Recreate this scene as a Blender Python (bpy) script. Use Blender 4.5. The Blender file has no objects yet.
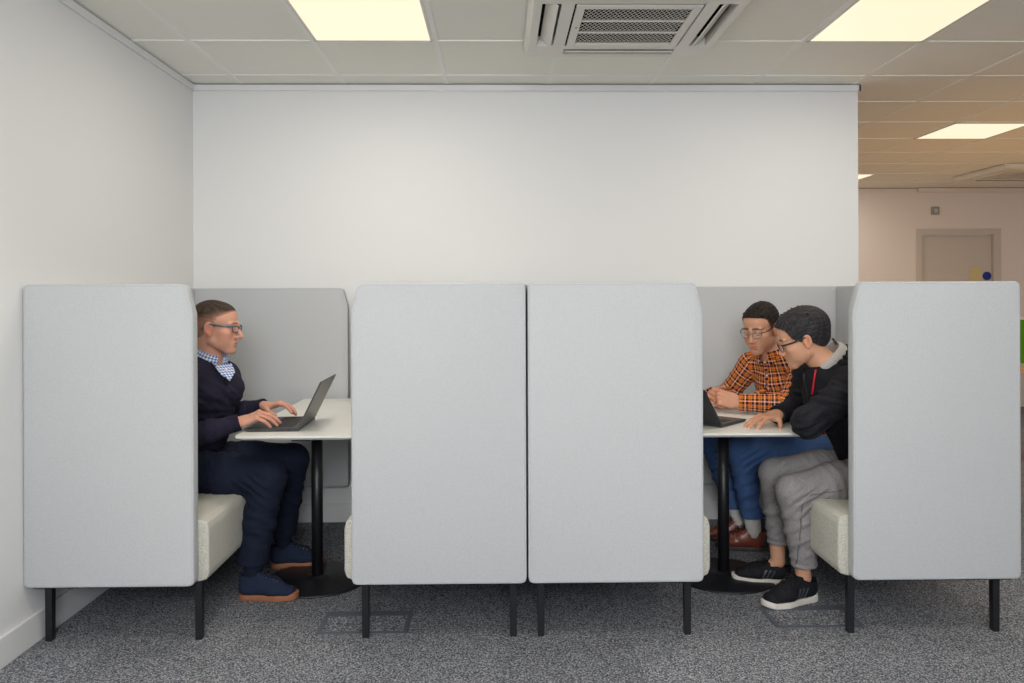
import bpy, bmesh, math, random
import numpy as np
import openvdb
from mathutils import Vector, Matrix
from mathutils.bvhtree import BVHTree

random.seed(7)
SC = bpy.context.scene
COL = SC.collection
PI = math.pi


def srgb(r, g, b):
    def f(c):
        c /= 255.0
        return c / 12.92 if c <= 0.04045 else ((c + 0.055) / 1.055) ** 2.4
    return (f(r), f(g), f(b), 1.0)


# ------------------------------------------------------------------ materials
def new_mat(name):
    m = bpy.data.materials.new(name)
    m.use_nodes = True
    nt = m.node_tree
    bs = nt.nodes['Principled BSDF']
    return m, nt, bs


def N(nt, kind, **kw):
    n = nt.nodes.new(kind)
    for k, v in kw.items():
        if k in n.inputs:
            n.inputs[k].default_value = v
        else:
            setattr(n, k, v)
    return n


def plain(name, col, rough=0.5, metal=0.0, spec=0.5, bump=0.0, bscale=200.0, emit=None, estr=0.0):
    m, nt, bs = new_mat(name)
    bs.inputs['Base Color'].default_value = col
    bs.inputs['Roughness'].default_value = rough
    bs.inputs['Metallic'].default_value = metal
    bs.inputs['Specular IOR Level'].default_value = spec
    if emit:
        bs.inputs['Emission Color'].default_value = emit
        bs.inputs['Emission Strength'].default_value = estr
    if bump:
        tc = N(nt, 'ShaderNodeTexCoord')
        no = N(nt, 'ShaderNodeTexNoise', Scale=bscale, Detail=3.0)
        bp = N(nt, 'ShaderNodeBump', Strength=bump, Distance=0.002)
        nt.links.new(tc.outputs['Object'], no.inputs['Vector'])
        nt.links.new(no.outputs['Fac'], bp.inputs['Height'])
        nt.links.new(bp.outputs['Normal'], bs.inputs['Normal'])
    return m


def fabric(name, c1, c2, scale=420.0, rough=0.95, bump=0.35, lo=0.4, hi=0.6, sheen=0.0, big=0.0):
    """melange cloth: two yarn colours mixed by fine noise, with a fine woven bump"""
    m, nt, bs = new_mat(name)
    tc = N(nt, 'ShaderNodeTexCoord')
    no = N(nt, 'ShaderNodeTexNoise', Scale=scale, Detail=2.0)
    mr = N(nt, 'ShaderNodeMapRange')
    mr.inputs['From Min'].default_value = lo
    mr.inputs['From Max'].default_value = hi
    mx = N(nt, 'ShaderNodeMix', data_type='RGBA')
    mx.inputs['A'].default_value = c1
    mx.inputs['B'].default_value = c2
    bp = N(nt, 'ShaderNodeBump', Strength=bump, Distance=0.001)
    nt.links.new(tc.outputs['Object'], no.inputs['Vector'])
    nt.links.new(no.outputs['Fac'], mr.inputs['Value'])
    nt.links.new(mr.outputs['Result'], mx.inputs['Factor'])
    nt.links.new(mx.outputs['Result'], bs.inputs['Base Color'])
    nt.links.new(no.outputs['Fac'], bp.inputs['Height'])
    last = bp
    if big:
        n2 = N(nt, 'ShaderNodeTexNoise', Scale=14.0, Detail=3.0, Distortion=1.2)
        b2 = N(nt, 'ShaderNodeBump', Strength=big, Distance=0.012)
        nt.links.new(tc.outputs['Object'], n2.inputs['Vector'])
        nt.links.new(n2.outputs['Fac'], b2.inputs['Height'])
        nt.links.new(bp.outputs['Normal'], b2.inputs['Normal'])
        last = b2
    nt.links.new(last.outputs['Normal'], bs.inputs['Normal'])
    bs.inputs['Roughness'].default_value = rough
    bs.inputs['Specular IOR Level'].default_value = 0.2
    bs.inputs['Sheen Weight'].default_value = sheen
    bs.inputs['Sheen Roughness'].default_value = 0.5
    return m


def attr_mat(name, rough=0.5, bump=0.1, bscale=300.0, spec=0.4, sss=0.0, stretch=None, dist=0.001):
    """colour comes from the mesh's own colour attribute (skin, hair)"""
    m, nt, bs = new_mat(name)
    at = N(nt, 'ShaderNodeAttribute', attribute_name='Col')
    nt.links.new(at.outputs['Color'], bs.inputs['Base Color'])
    bs.inputs['Roughness'].default_value = rough
    bs.inputs['Specular IOR Level'].default_value = spec
    if sss:
        bs.inputs['Subsurface Weight'].default_value = sss
        bs.inputs['Subsurface Radius'].default_value = (0.012, 0.005, 0.003)
        bs.inputs['Subsurface Scale'].default_value = 1.0
    tc = N(nt, 'ShaderNodeTexCoord')
    mp = N(nt, 'ShaderNodeMapping')
    if stretch:
        mp.inputs['Scale'].default_value = stretch
    no = N(nt, 'ShaderNodeTexNoise', Scale=bscale, Detail=3.0)
    bp = N(nt, 'ShaderNodeBump', Strength=bump, Distance=dist)
    nt.links.new(tc.outputs['Object'], mp.inputs['Vector'])
    nt.links.new(mp.outputs['Vector'], no.inputs['Vector'])
    nt.links.new(no.outputs['Fac'], bp.inputs['Height'])
    nt.links.new(bp.outputs['Normal'], bs.inputs['Normal'])
    return m


def plaid(name, period, stops_u, stops_v, rough=0.9):
    """woven check from the garment's own cloth coordinates ('cloth' attribute, metres)"""
    m, nt, bs = new_mat(name)
    at = N(nt, 'ShaderNodeAttribute', attribute_name='cloth')
    sp = N(nt, 'ShaderNodeSeparateXYZ')
    nt.links.new(at.outputs['Vector'], sp.inputs['Vector'])
    cols = []
    for ch, stops in (('X', stops_u), ('Y', stops_v)):
        dv = N(nt, 'ShaderNodeMath', operation='DIVIDE')
        dv.inputs[1].default_value = period
        fr = N(nt, 'ShaderNodeMath', operation='FRACT')
        cr = N(nt, 'ShaderNodeValToRGB')
        cr.color_ramp.interpolation = 'CONSTANT'
        els = cr.color_ramp.elements
        while len(els) > 1:
            els.remove(els[-1])
        els[0].position = 0.0
        els[0].color = stops[0][1]
        for p, c in stops[1:]:
            e = els.new(p)
            e.color = c
        nt.links.new(sp.outputs[ch], dv.inputs[0])
        nt.links.new(dv.outputs[0], fr.inputs[0])
        nt.links.new(fr.outputs[0], cr.inputs['Fac'])
        cols.append(cr)
    mx = N(nt, 'ShaderNodeMix', data_type='RGBA')
    mx.inputs['Factor'].default_value = 0.5
    nt.links.new(cols[0].outputs['Color'], mx.inputs['A'])
    nt.links.new(cols[1].outputs['Color'], mx.inputs['B'])
    nt.links.new(mx.outputs['Result'], bs.inputs['Base Color'])
    bs.inputs['Roughness'].default_value = rough
    bs.inputs['Specular IOR Level'].default_value = 0.2
    return m


# ------------------------------------------------------------------ objects
def link(name, me, mat=None, parent=None, smooth=False):
    o = bpy.data.objects.new(name, me)
    COL.objects.link(o)
    if mat:
        me.materials.append(mat)
    if smooth:
        me.polygons.foreach_set('use_smooth', [True] * len(me.polygons))
    if parent is not None:
        o.parent = parent
    return o


def from_bm(name, bm, mat=None, parent=None, smooth=False):
    me = bpy.data.meshes.new(name)
    bmesh.ops.recalc_face_normals(bm, faces=bm.faces)
    bm.to_mesh(me)
    bm.free()
    return link(name, me, mat, parent, smooth)


def thing(name, label, cat, loc=(0, 0, 0), group=None):
    o = bpy.data.objects.new(name, None)
    COL.objects.link(o)
    o.location = loc
    o['label'] = label
    o['category'] = cat
    if group:
        o['group'] = group
    return o


def tag(o, label, cat, group=None):
    o['label'] = label
    o['category'] = cat
    if group:
        o['group'] = group
    return o


def structure(o):
    o['kind'] = 'structure'
    return o


def add_box(bm, lo, hi, bevel=0.0, seg=2, mat_index=0):
    b = bmesh.new()
    bmesh.ops.create_cube(b, size=1.0)
    for v in b.verts:
        v.co = Vector([lo[i] + (v.co[i] + 0.5) * (hi[i] - lo[i]) for i in range(3)])
    if bevel:
        bmesh.ops.bevel(b, geom=list(b.edges), offset=bevel, segments=seg, profile=0.5, affect='EDGES')
    for f in b.faces:
        f.material_index = mat_index
    merge(bm, b)


def merge(bm, b):
    me = bpy.data.meshes.new('tmp')
    b.to_mesh(me)
    b.free()
    bm.from_mesh(me)
    bpy.data.meshes.remove(me)


def add_prism(bm, poly, axis, a0, a1, bevel=0.0, seg=3):
    """extrude a 2D polygon along axis ('x','y','z') from a0 to a1"""
    b = bmesh.new()

    def P(u, v, w):
        return {'x': (w, u, v), 'y': (u, w, v), 'z': (u, v, w)}[axis]
    v0 = [b.verts.new(P(u, v, a0)) for u, v in poly]
    v1 = [b.verts.new(P(u, v, a1)) for u, v in poly]
    n = len(poly)
    b.faces.new(v0)
    b.faces.new(v1[::-1])
    for i in range(n):
        b.faces.new((v0[i], v0[(i + 1) % n], v1[(i + 1) % n], v1[i]))
    bmesh.ops.recalc_face_normals(b, faces=b.faces)
    if bevel:
        bmesh.ops.bevel(b, geom=list(b.edges), offset=bevel, segments=seg, profile=0.5, affect='EDGES')
    merge(bm, b)


def add_tube(bm, pts, r, n=8, closed=False, r_end=None, flat=None):
    pts = [Vector(p) for p in pts]
    m = len(pts)
    rings = []
    prev = None
    for i, p in enumerate(pts):
        if closed:
            t = (pts[(i + 1) % m] - pts[i - 1]).normalized()
        else:
            t = (pts[min(i + 1, m - 1)] - pts[max(i - 1, 0)]).normalized()
        if prev is None:
            a = Vector((0, 0, 1)) if abs(t.z) < 0.9 else Vector((1, 0, 0))
            u = t.cross(a).normalized()
        else:
            u = (prev - t * prev.dot(t)).normalized()
        prev = u
        w = t.cross(u)
        rr = r if r_end is None else r + (r_end - r) * i / (m - 1)
        fl = flat or 1.0
        rings.append([bm.verts.new(p + (u * math.cos(2 * PI * k / n) + w * fl * math.sin(2 * PI * k / n)) * rr) for k in range(n)])
    rng = range(m) if closed else range(m - 1)
    for i in rng:
        A, B = rings[i], rings[(i + 1) % m]
        for k in range(n):
            bm.faces.new((A[k], A[(k + 1) % n], B[(k + 1) % n], B[k]))
    if not closed:
        bm.faces.new(rings[0][::-1])
        bm.faces.new(rings[-1])


def add_lathe(bm, prof, c, n=48):
    """prof = [(r, z)...] around z axis at c"""
    rings = []
    for r, z in prof:
        if r < 1e-6:
            rings.append([bm.verts.new((c[0], c[1], c[2] + z))])
        else:
            rings.append([bm.verts.new((c[0] + r * math.cos(2 * PI * k / n), c[1] + r * math.sin(2 * PI * k / n), c[2] + z)) for k in range(n)])
    for A, B in zip(rings[:-1], rings[1:]):
        for k in range(n):
            q = (k + 1) % n
            if len(A) == 1 and len(B) > 1:
                bm.faces.new((A[0], B[q], B[k]))
            elif len(B) == 1 and len(A) > 1:
                bm.faces.new((A[k], A[q], B[0]))
            elif len(A) > 1:
                bm.faces.new((A[k], A[q], B[q], B[k]))


def rounded(poly, r, seg=4):
    """round the corners of a 2D polygon"""
    out = []
    n = len(poly)
    for i in range(n):
        p = Vector(poly[i])
        a = Vector(poly[i - 1]) - p
        b = Vector(poly[(i + 1) % n]) - p
        if a.angle(b) > math.radians(130):
            out.append((p.x, p.y))
            continue
        rr = min(r, a.length * 0.4, b.length * 0.4)
        p0 = p + a.normalized() * rr
        p1 = p + b.normalized() * rr
        for k in range(seg + 1):
            t = k / seg
            q = p0 * (1 - t) ** 2 + p * 2 * t * (1 - t) + p1 * t * t
            out.append((q.x, q.y))
    return out


# ------------------------------------------------------------------ implicit sculpting
def V(*a):
    return np.array(a, dtype=np.float32)


def frame_from(fwd, up):
    """columns: right, forward, up"""
    f = np.array(fwd, float)
    f /= np.linalg.norm(f)
    u = np.array(up, float)
    r = np.cross(f, u)
    r /= np.linalg.norm(r)
    u = np.cross(r, f)
    return np.stack([r, f, u], 1)


class Vol:
    """a grid of signed distances to which rounded shapes are blended, then skinned as one quad mesh"""

    def __init__(s, lo, hi, vox):
        s.lo = np.array(lo, float)
        s.vox = vox
        s.n = np.ceil((np.array(hi) - s.lo) / vox).astype(int) + 1
        s.F = np.full(s.n, 0.06, np.float32)
        s.fr = (np.eye(3), np.zeros(3), 1.0)

    def frame(s, R=None, t=(0, 0, 0), sc=1.0):
        s.fr = (np.eye(3) if R is None else R, np.array(t, float), sc)

    def W(s, p):
        R, t, sc = s.fr
        return R @ (np.array(p, float) * sc) + t

    def _region(s, pts, r):
        pts = np.array(pts)
        i0 = np.clip(np.floor((pts.min(0) - r - s.lo) / s.vox).astype(int), 0, s.n)
        i1 = np.clip(np.ceil((pts.max(0) + r - s.lo) / s.vox).astype(int) + 1, 0, s.n)
        if (i1 <= i0).any():
            return None, None
        sl = tuple(slice(a, b) for a, b in zip(i0, i1))
        ax = [(s.lo[i] + s.vox * np.arange(i0[i], i1[i])).astype(np.float32) for i in range(3)]
        P = np.stack(np.meshgrid(*ax, indexing='ij'), -1)
        return sl, P

    def _mix(s, sl, d, k, mode):
        A = s.F[sl]
        if mode == 'cut':
            d = -d
            h = np.clip(0.5 - 0.5 * (A - d) / k, 0, 1)
            s.F[sl] = A * (1 - h) + d * h + k * h * (1 - h)
        else:
            h = np.clip(0.5 + 0.5 * (A - d) / k, 0, 1)
            s.F[sl] = A * (1 - h) + d * h - k * h * (1 - h)

    def cap(s, a, b, ra, rb=None, k=0.01, mode='add'):
        sc = s.fr[2]
        rb = ra if rb is None else rb
        a, b, ra, rb = s.W(a), s.W(b), ra * sc, rb * sc
        sl, P = s._region([a, b], max(ra, rb) + k + 3 * s.vox)
        if sl is None:
            return
        ab = (b - a)
        L2 = max(ab @ ab, 1e-12)
        pa = P - a.astype(np.float32)
        t = np.clip((pa @ ab.astype(np.float32)) / L2, 0, 1)
        d = np.linalg.norm(pa - t[..., None] * ab.astype(np.float32), axis=-1) - (ra + (rb - ra) * t)
        s._mix(sl, d, k, mode)

    def ell(s, c, r, k=0.01, mode='add', rot=None):
        R, t, sc = s.fr
        c = s.W(c)
        r = np.array(r, float) * sc
        sl, P = s._region([c], r.max() + k + 3 * s.vox)
        if sl is None:
            return
        M = R if rot is None else R @ rot
        q = (P - c.astype(np.float32)) @ M.astype(np.float32)
        k0 = np.linalg.norm(q / r, axis=-1)
        k1 = np.linalg.norm(q / (r * r), axis=-1) + 1e-6
        d = np.where(k0 < 0.05, -r.min(), k0 * (k0 - 1) / k1).astype(np.float32)
        s._mix(sl, d, k, mode)

    def ecap(s, a, b, wa, wb, side, k=0.02, mode='add'):
        """elliptical limb: wa=(width,depth) at a, wb at b, width along side"""
        sc = s.fr[2]
        a, b = s.W(a), s.W(b)
        side = s.fr[0] @ np.array(side, float)
        ab = b - a
        L = np.linalg.norm(ab)
        n = ab / L
        u = side - n * (side @ n)
        u /= np.linalg.norm(u)
        w = np.cross(n, u)
        m = max(*wa, *wb) * sc
        sl, P = s._region([a, b], m + k + 3 * s.vox)
        if sl is None:
            return
        pa = P - a.astype(np.float32)
        h = pa @ n.astype(np.float32)
        t = np.clip(h / L, 0, 1)
        t2 = t * t * (3 - 2 * t) * 0.5 + t * 0.5
        W_ = (wa[0] + (wb[0] - wa[0]) * t2) * sc
        D_ = (wa[1] + (wb[1] - wa[1]) * t2) * sc
        e = h - t * L
        mm = np.minimum(W_, D_)
        q = np.sqrt((pa @ u.astype(np.float32) / W_) ** 2 + (pa @ w.astype(np.float32) / D_) ** 2 + (e / mm) ** 2)
        d = (q - 1) * mm
        s._mix(sl, d.astype(np.float32), k, mode)

    def plane(s, p, n, k=0.004, near=None, rad=None):
        """remove what lies on the side n points to (only near a point, if given)"""
        p, n = s.W(p), s.fr[0] @ np.array(n, float)
        n = n / np.linalg.norm(n)
        if near is None:
            sl, P = s._region([s.lo, s.lo + s.n * s.vox], 0)
            d = -((P - p.astype(np.float32)) @ n.astype(np.float32))
        else:
            c = s.W(near)
            sl, P = s._region([c], rad * s.fr[2])
            dd = np.linalg.norm(P - c.astype(np.float32), axis=-1) - rad * s.fr[2]
            d = np.maximum(-((P - p.astype(np.float32)) @ n.astype(np.float32)), dd)
        s._mix(sl, d.astype(np.float32), k, 'cut')

    def ripple(s, c, rad, axis, lam, amp, ph=0.0, warp=0.6):
        """soft folds: a warped wave along axis, fading out from c"""
        c = s.W(c)
        sl, P = s._region([c], rad)
        if sl is None:
            return
        q = P - c.astype(np.float32)
        ax = np.array(axis, float)
        ax = (ax / np.linalg.norm(ax)).astype(np.float32)
        e = np.clip(1 - (np.linalg.norm(q, axis=-1) / rad) ** 2, 0, 1) ** 1.5
        x, y, z = q[..., 0], q[..., 1], q[..., 2]
        wv = np.sin(x * 31 + z * 17 + ph) + np.sin(y * 37 - z * 23 + ph * 2.1)
        s.F[sl] -= amp * e * (np.sin((q @ ax) * (2 * PI / lam) + warp * wv + ph) * 0.7 + 0.3 * np.sin((q @ ax) * (2 * PI / lam) * 1.9 - wv))

    def grain(s, amp, f, seed=0.0):
        sl, P = s._region([s.lo, s.lo + s.n * s.vox], 0)
        x, y, z = P[..., 0] * f, P[..., 1] * f, P[..., 2] * f
        s.F -= amp * (np.sin(x + 1.7 * np.sin(y * 0.9 + seed)) * np.sin(y * 1.1 + 1.3 * np.sin(z + seed)) + 0.6 * np.sin(z * 1.3 + 1.9 * np.sin(x * 1.2 - seed)))

    def mesh(s, name, mat, parent, origin=(0, 0, 0), smooth=1):
        F = np.clip(s.F, -0.06, 0.06)
        g = openvdb.FloatGrid(0.06)
        g.copyFromArray(np.ascontiguousarray(F))
        pts, quads = g.convertToQuads(isovalue=0.0)
        pts = s.lo + pts * s.vox
        quads = np.array(quads, dtype=np.int64)
        # keep outward winding
        a, b, c, d = (pts[quads[:, i]] for i in range(4))
        vol = np.einsum('ij,ij->i', a, np.cross(b, c)).sum() + np.einsum('ij,ij->i', a, np.cross(c, d)).sum()
        if vol < 0:
            quads = quads[:, ::-1]
        for _ in range(smooth):   # light Laplacian + inflate-back pass
            for lam in (0.5, -0.52):
                acc = np.zeros_like(pts)
                cnt = np.zeros(len(pts))
                for i in range(4):
                    j = quads[:, (i + 1) % 4]
                    np.add.at(acc, quads[:, i], pts[j])
                    np.add.at(acc, j, pts[quads[:, i]])
                    np.add.at(cnt, quads[:, i], 1)
                    np.add.at(cnt, j, 1)
                pts = pts + lam * (acc / np.maximum(cnt, 1)[:, None] - pts)
        me = bpy.data.meshes.new(name)
        me.vertices.add(len(pts))
        me.vertices.foreach_set('co', (pts - np.array(origin)).astype(np.float32).ravel())
        nq = len(quads)
        me.loops.add(nq * 4)
        me.loops.foreach_set('vertex_index', quads.astype(np.int32).ravel())
        me.polygons.add(nq)
        me.polygons.foreach_set('loop_start', np.arange(0, nq * 4, 4, dtype=np.int32))
        me.polygons.foreach_set('use_smooth', np.ones(nq, bool))
        me.update(calc_edges=True)
        o = link(name, me, mat, parent)
        return o, pts


def put_colour(o, cols):
    a = o.data.attributes.new('Col', 'FLOAT_COLOR', 'POINT')
    c = np.ones((len(cols), 4), np.float32)
    c[:, :3] = cols
    a.data.foreach_set('color', c.ravel())


def put_cloth(o, uv):
    a = o.data.attributes.new('cloth', 'FLOAT_VECTOR', 'POINT')
    c = np.zeros((len(uv), 3), np.float32)
    c[:, :2] = uv
    a.data.foreach_set('vector', c.ravel())

# ------------------------------------------------------------------ camera (1024 x 683 frame)
HC = 1.3208
cam_d = bpy.data.cameras.new('camera')
cam = bpy.data.objects.new('camera', cam_d)
COL.objects.link(cam)
cam_d.sensor_width = 36.0
cam_d.lens = 789.41 * 36.0 / 1024.0
cam_d.shift_y = -45.6 / 1024.0
cam_d.clip_start = 0.05
_y, _r = math.radians(0.906), math.radians(0.2083)
cam.matrix_world = Matrix.Translation((0, 0, HC)) @ Matrix.Rotation(-_y, 4, 'Z') @ Matrix.Rotation(PI / 2, 4, 'X') @ Matrix.Rotation(-_r, 4, 'Z')
SC.camera = cam

# ------------------------------------------------------------------ materials of the room
M = {}
M['wall'] = plain('white_wall_paint', srgb(226, 226, 225), 0.75, bump=0.05, bscale=90)
M['wall_far'] = plain('far_wall_paint', srgb(232, 222, 216), 0.8)
M['trim'] = plain('white_trim_gloss', srgb(226, 226, 226), 0.4)
M['door'] = plain('door_paint', srgb(204, 194, 184), 0.5)
M['grid'] = plain('ceiling_grid_metal', srgb(242, 243, 237), 0.5)
M['black'] = plain('black_powder_coat', srgb(22, 23, 27), 0.42)
M['dark'] = plain('dark_recess', srgb(14, 14, 14), 0.9, spec=0.1)
M['white_plastic'] = plain('white_plastic', srgb(226, 223, 214), 0.35)
M['table'] = plain('white_laminate', srgb(232, 230, 222), 0.32)
M['table_edge'] = plain('table_edge', srgb(226, 228, 232), 0.4)
M['panel'] = fabric('pale_grey_wool', srgb(177, 179, 181), srgb(193, 195, 197), 380, bump=0.25)
M['seat'] = fabric('oatmeal_melange', srgb(160, 157, 146), srgb(206, 204, 194), 420, bump=0.4, lo=0.36, hi=0.64)
M['piping'] = plain('grey_seam', srgb(170, 173, 177), 0.9)


def ceiling_mat():
    m, nt, bs = new_mat('mineral_ceiling_tile')
    tc = N(nt, 'ShaderNodeTexCoord')
    mp = N(nt, 'ShaderNodeMapping')
    mp.inputs['Scale'].default_value = (1.0, 6.0, 1.0)
    no = N(nt, 'ShaderNodeTexNoise', Scale=14.0, Detail=4.0)
    mx = N(nt, 'ShaderNodeMix', data_type='RGBA')
    mx.inputs['A'].default_value = srgb(238, 237, 228)
    mx.inputs['B'].default_value = srgb(245, 244, 235)
    nt.links.new(tc.outputs['Object'], mp.inputs['Vector'])
    nt.links.new(mp.outputs['Vector'], no.inputs['Vector'])
    nt.links.new(no.outputs['Fac'], mx.inputs['Factor'])
    nt.links.new(mx.outputs['Result'], bs.inputs['Base Color'])
    bs.inputs['Roughness'].default_value = 0.9
    return m


def carpet_mat():
    m, nt, bs = new_mat('charcoal_carpet_tile')
    L = nt.links.new
    tc = N(nt, 'ShaderNodeTexCoord')
    vo = N(nt, 'ShaderNodeTexVoronoi', Scale=230.0)
    no = N(nt, 'ShaderNodeTexNoise', Scale=150.0, Detail=4.0)
    L(tc.outputs['Object'], vo.inputs['Vector'])
    L(tc.outputs['Object'], no.inputs['Vector'])
    ad = N(nt, 'ShaderNodeMath', operation='ADD')
    sc = N(nt, 'ShaderNodeMath', operation='MULTIPLY')
    sc.inputs[1].default_value = 0.45
    sv = N(nt, 'ShaderNodeSeparateColor')
    L(vo.outputs['Color'], sv.inputs['Color'])
    L(sv.outputs['Red'], sc.inputs[0])
    L(sc.outputs[0], ad.inputs[0])
    L(no.outputs['Fac'], ad.inputs[1])
    cr = N(nt, 'ShaderNodeValToRGB')
    e = cr.color_ramp.elements
    e[0].position = 0.40
    e[0].color = srgb(54, 56, 63)
    e[1].position = 1.0
    e[1].color = srgb(184, 186, 190)
    m2 = e.new(0.68)
    m2.color = srgb(101, 103, 109)
    L(ad.outputs[0], cr.inputs['Fac'])
    # 0.5 m carpet tiles, each laid a slightly different shade
    sn = N(nt, 'ShaderNodeVectorMath', operation='SNAP')
    sn.inputs[1].default_value = (0.5, 0.5, 10.0)
    wn = N(nt, 'ShaderNodeTexWhiteNoise', noise_dimensions='3D')
    mr = N(nt, 'ShaderNodeMapRange')
    mr.inputs['To Min'].default_value = 0.86
    mr.inputs['To Max'].default_value = 1.12
    L(tc.outputs['Object'], sn.inputs[0])
    L(sn.outputs[0], wn.inputs['Vector'])
    L(wn.outputs['Value'], mr.inputs['Value'])
    mu = N(nt, 'ShaderNodeVectorMath', operation='SCALE')
    L(cr.outputs['Color'], mu.inputs[0])
    L(mr.outputs['Result'], mu.inputs['Scale'])
    L(mu.outputs[0], bs.inputs['Base Color'])
    bp = N(nt, 'ShaderNodeBump', Strength=0.9, Distance=0.004)
    L(ad.outputs[0], bp.inputs['Height'])
    L(bp.outputs['Normal'], bs.inputs['Normal'])
    bs.inputs['Roughness'].default_value = 1.0
    bs.inputs['Specular IOR Level'].default_value = 0.05
    return m


M['ceiling'] = ceiling_mat()
M['carpet'] = carpet_mat()

WX, WY, CH, FY = -1.789, 4.646, 2.561, 9.17


def box_obj(name, lo, hi, mat, parent=None, bevel=0.0, seg=2, smooth=False):
    bm = bmesh.new()
    add_box(bm, lo, hi, bevel, seg)
    return from_bm(name, bm, mat, parent, smooth)


structure(box_obj('floor', (-1.9, -3.2, -0.1), (9.0, FY + 0.12, 0.0), M['carpet']))
structure(box_obj('ceiling', (-1.9, -3.2, CH + 0.006), (9.0, FY + 0.12, CH + 0.1), M['ceiling']))
structure(box_obj('wall_left', (WX - 0.12, -3.2, 0), (WX, WY, CH), M['wall']))
structure(box_obj('wall_back', (WX - 0.12, WY, 0), (2.128, WY + 0.12, CH), M['wall']))
structure(box_obj('baseboard_left', (WX, -3.2, 0), (WX + 0.016, WY, 0.112), M['trim'], bevel=0.004))
structure(box_obj('baseboard_back', (WX + 0.016, WY - 0.016, 0), (2.128, WY, 0.108), M['trim'], bevel=0.004))
structure(box_obj('trim_1', (WX, WY - 0.014, CH - 0.036), (2.142, WY, CH), M['trim'], bevel=0.002))
structure(box_obj('trim_2', (WX, -3.2, CH - 0.036), (WX + 0.014, WY - 0.014, CH), M['trim'], bevel=0.002))
structure(box_obj('trim_3', (2.128, WY - 0.014, CH - 0.036), (2.142, WY + 0.12, CH), M['trim'], bevel=0.002))
# far wall with a door opening
bm = bmesh.new()
DX0, DX1, DH = 4.93, 5.80, 2.03
add_box(bm, (1.5, FY, 0), (DX0, FY + 0.12, CH))
add_box(bm, (DX1, FY, 0), (9.0, FY + 0.12, CH))
add_box(bm, (DX0, FY, DH), (DX1, FY + 0.12, CH))
structure(from_bm('wall_far', bm, M['wall_far']))
structure(box_obj('trim_4', (4.89, FY - 0.05, CH - 0.045), (9.0, FY, CH), M['wall_far']))
structure(box_obj('baseboard_far', (1.5, FY - 0.016, 0), (4.86, FY, 0.11), M['trim']))
bm = bmesh.new()
for lo, hi in (((DX0 - 0.055, 0), (DX0 + 0.012, DH + 0.055)), ((DX1 - 0.012, 0), (DX1 + 0.075, DH + 0.055)), ((DX0 + 0.012, DH - 0.012), (DX1 - 0.012, DH + 0.055))):
    add_box(bm, (lo[0], FY - 0.02, lo[1]), (hi[0], FY + 0.001, hi[1]), 0.004)
structure(from_bm('trim_5', bm, M['door']))
door = structure(box_obj('door_1', (DX0 + 0.016, FY + 0.02, 0.01), (DX1 - 0.016, FY + 0.06, DH - 0.016), M['door'], bevel=0.003))
pane = box_obj('vision_pane', (5.53, FY + 0.012, 0.95), (5.65, FY + 0.022, 1.64), plain('yellowish_wired_glass', srgb(214, 196, 140), 0.2), door)  # opaque pane in one flat yellowish colour
bmf = bmesh.new()
for lo, hi in (((5.515, 0.935), (5.53, 1.655)), ((5.65, 0.935), (5.665, 1.655)), ((5.53, 0.935), (5.65, 0.95)), ((5.53, 1.64), (5.65, 1.655))):
    add_box(bmf, (lo[0], FY + 0.008, lo[1]), (hi[0], FY + 0.022, hi[1]))
from_bm('pane_frame', bmf, M['door'], door)
bm = bmesh.new()
bmesh.ops.create_cone(bm, cap_ends=True, segments=40, radius1=0.05, radius2=0.05, depth=0.006, matrix=Matrix.Translation((5.727, FY + 0.016, 1.535)) @ Matrix.Rotation(PI / 2, 4, 'X'))
tag(from_bm('door_sign', bm, plain('blue_sign', srgb(25, 45, 140), 0.4)), 'round blue sign on the far door beside its glass pane', 'sign')
sw = thing('wall_sensor', 'small square grey box high on the far wall above the door', 'sensor', (5.10, FY, 2.30))
box_obj('housing', (-0.045, -0.03, -0.045), (0.045, 0, 0.045), plain('sensor_grey', srgb(150, 150, 140), 0.5), sw, bevel=0.006)
box_obj('lens', (-0.018, -0.036, -0.022), (0.018, -0.028, 0.022), plain('sensor_window', srgb(196, 198, 196), 0.2), sw, bevel=0.003)

# ceiling grid: T bars every 0.6 m
GX, GY = -1.505, 3.858
bm = bmesh.new()
for k in range(0, 18):
    x = GX + 0.6 * k
    if x < 8.9:
        y1 = WY - 0.014 if x < 2.142 else FY - 0.05
        add_box(bm, (x - 0.012, -3.2, CH + 0.0022), (x + 0.012, y1, CH + 0.008))
for m_ in range(-11, 9):
    y = GY + 0.6 * m_
    x0 = WX + 0.014 if y < WY else 2.128
    add_box(bm, (x0, y - 0.012, CH + 0.002), (8.9, y + 0.012, CH + 0.008))
structure(from_bm('trim_6', bm, M['grid']))

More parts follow.
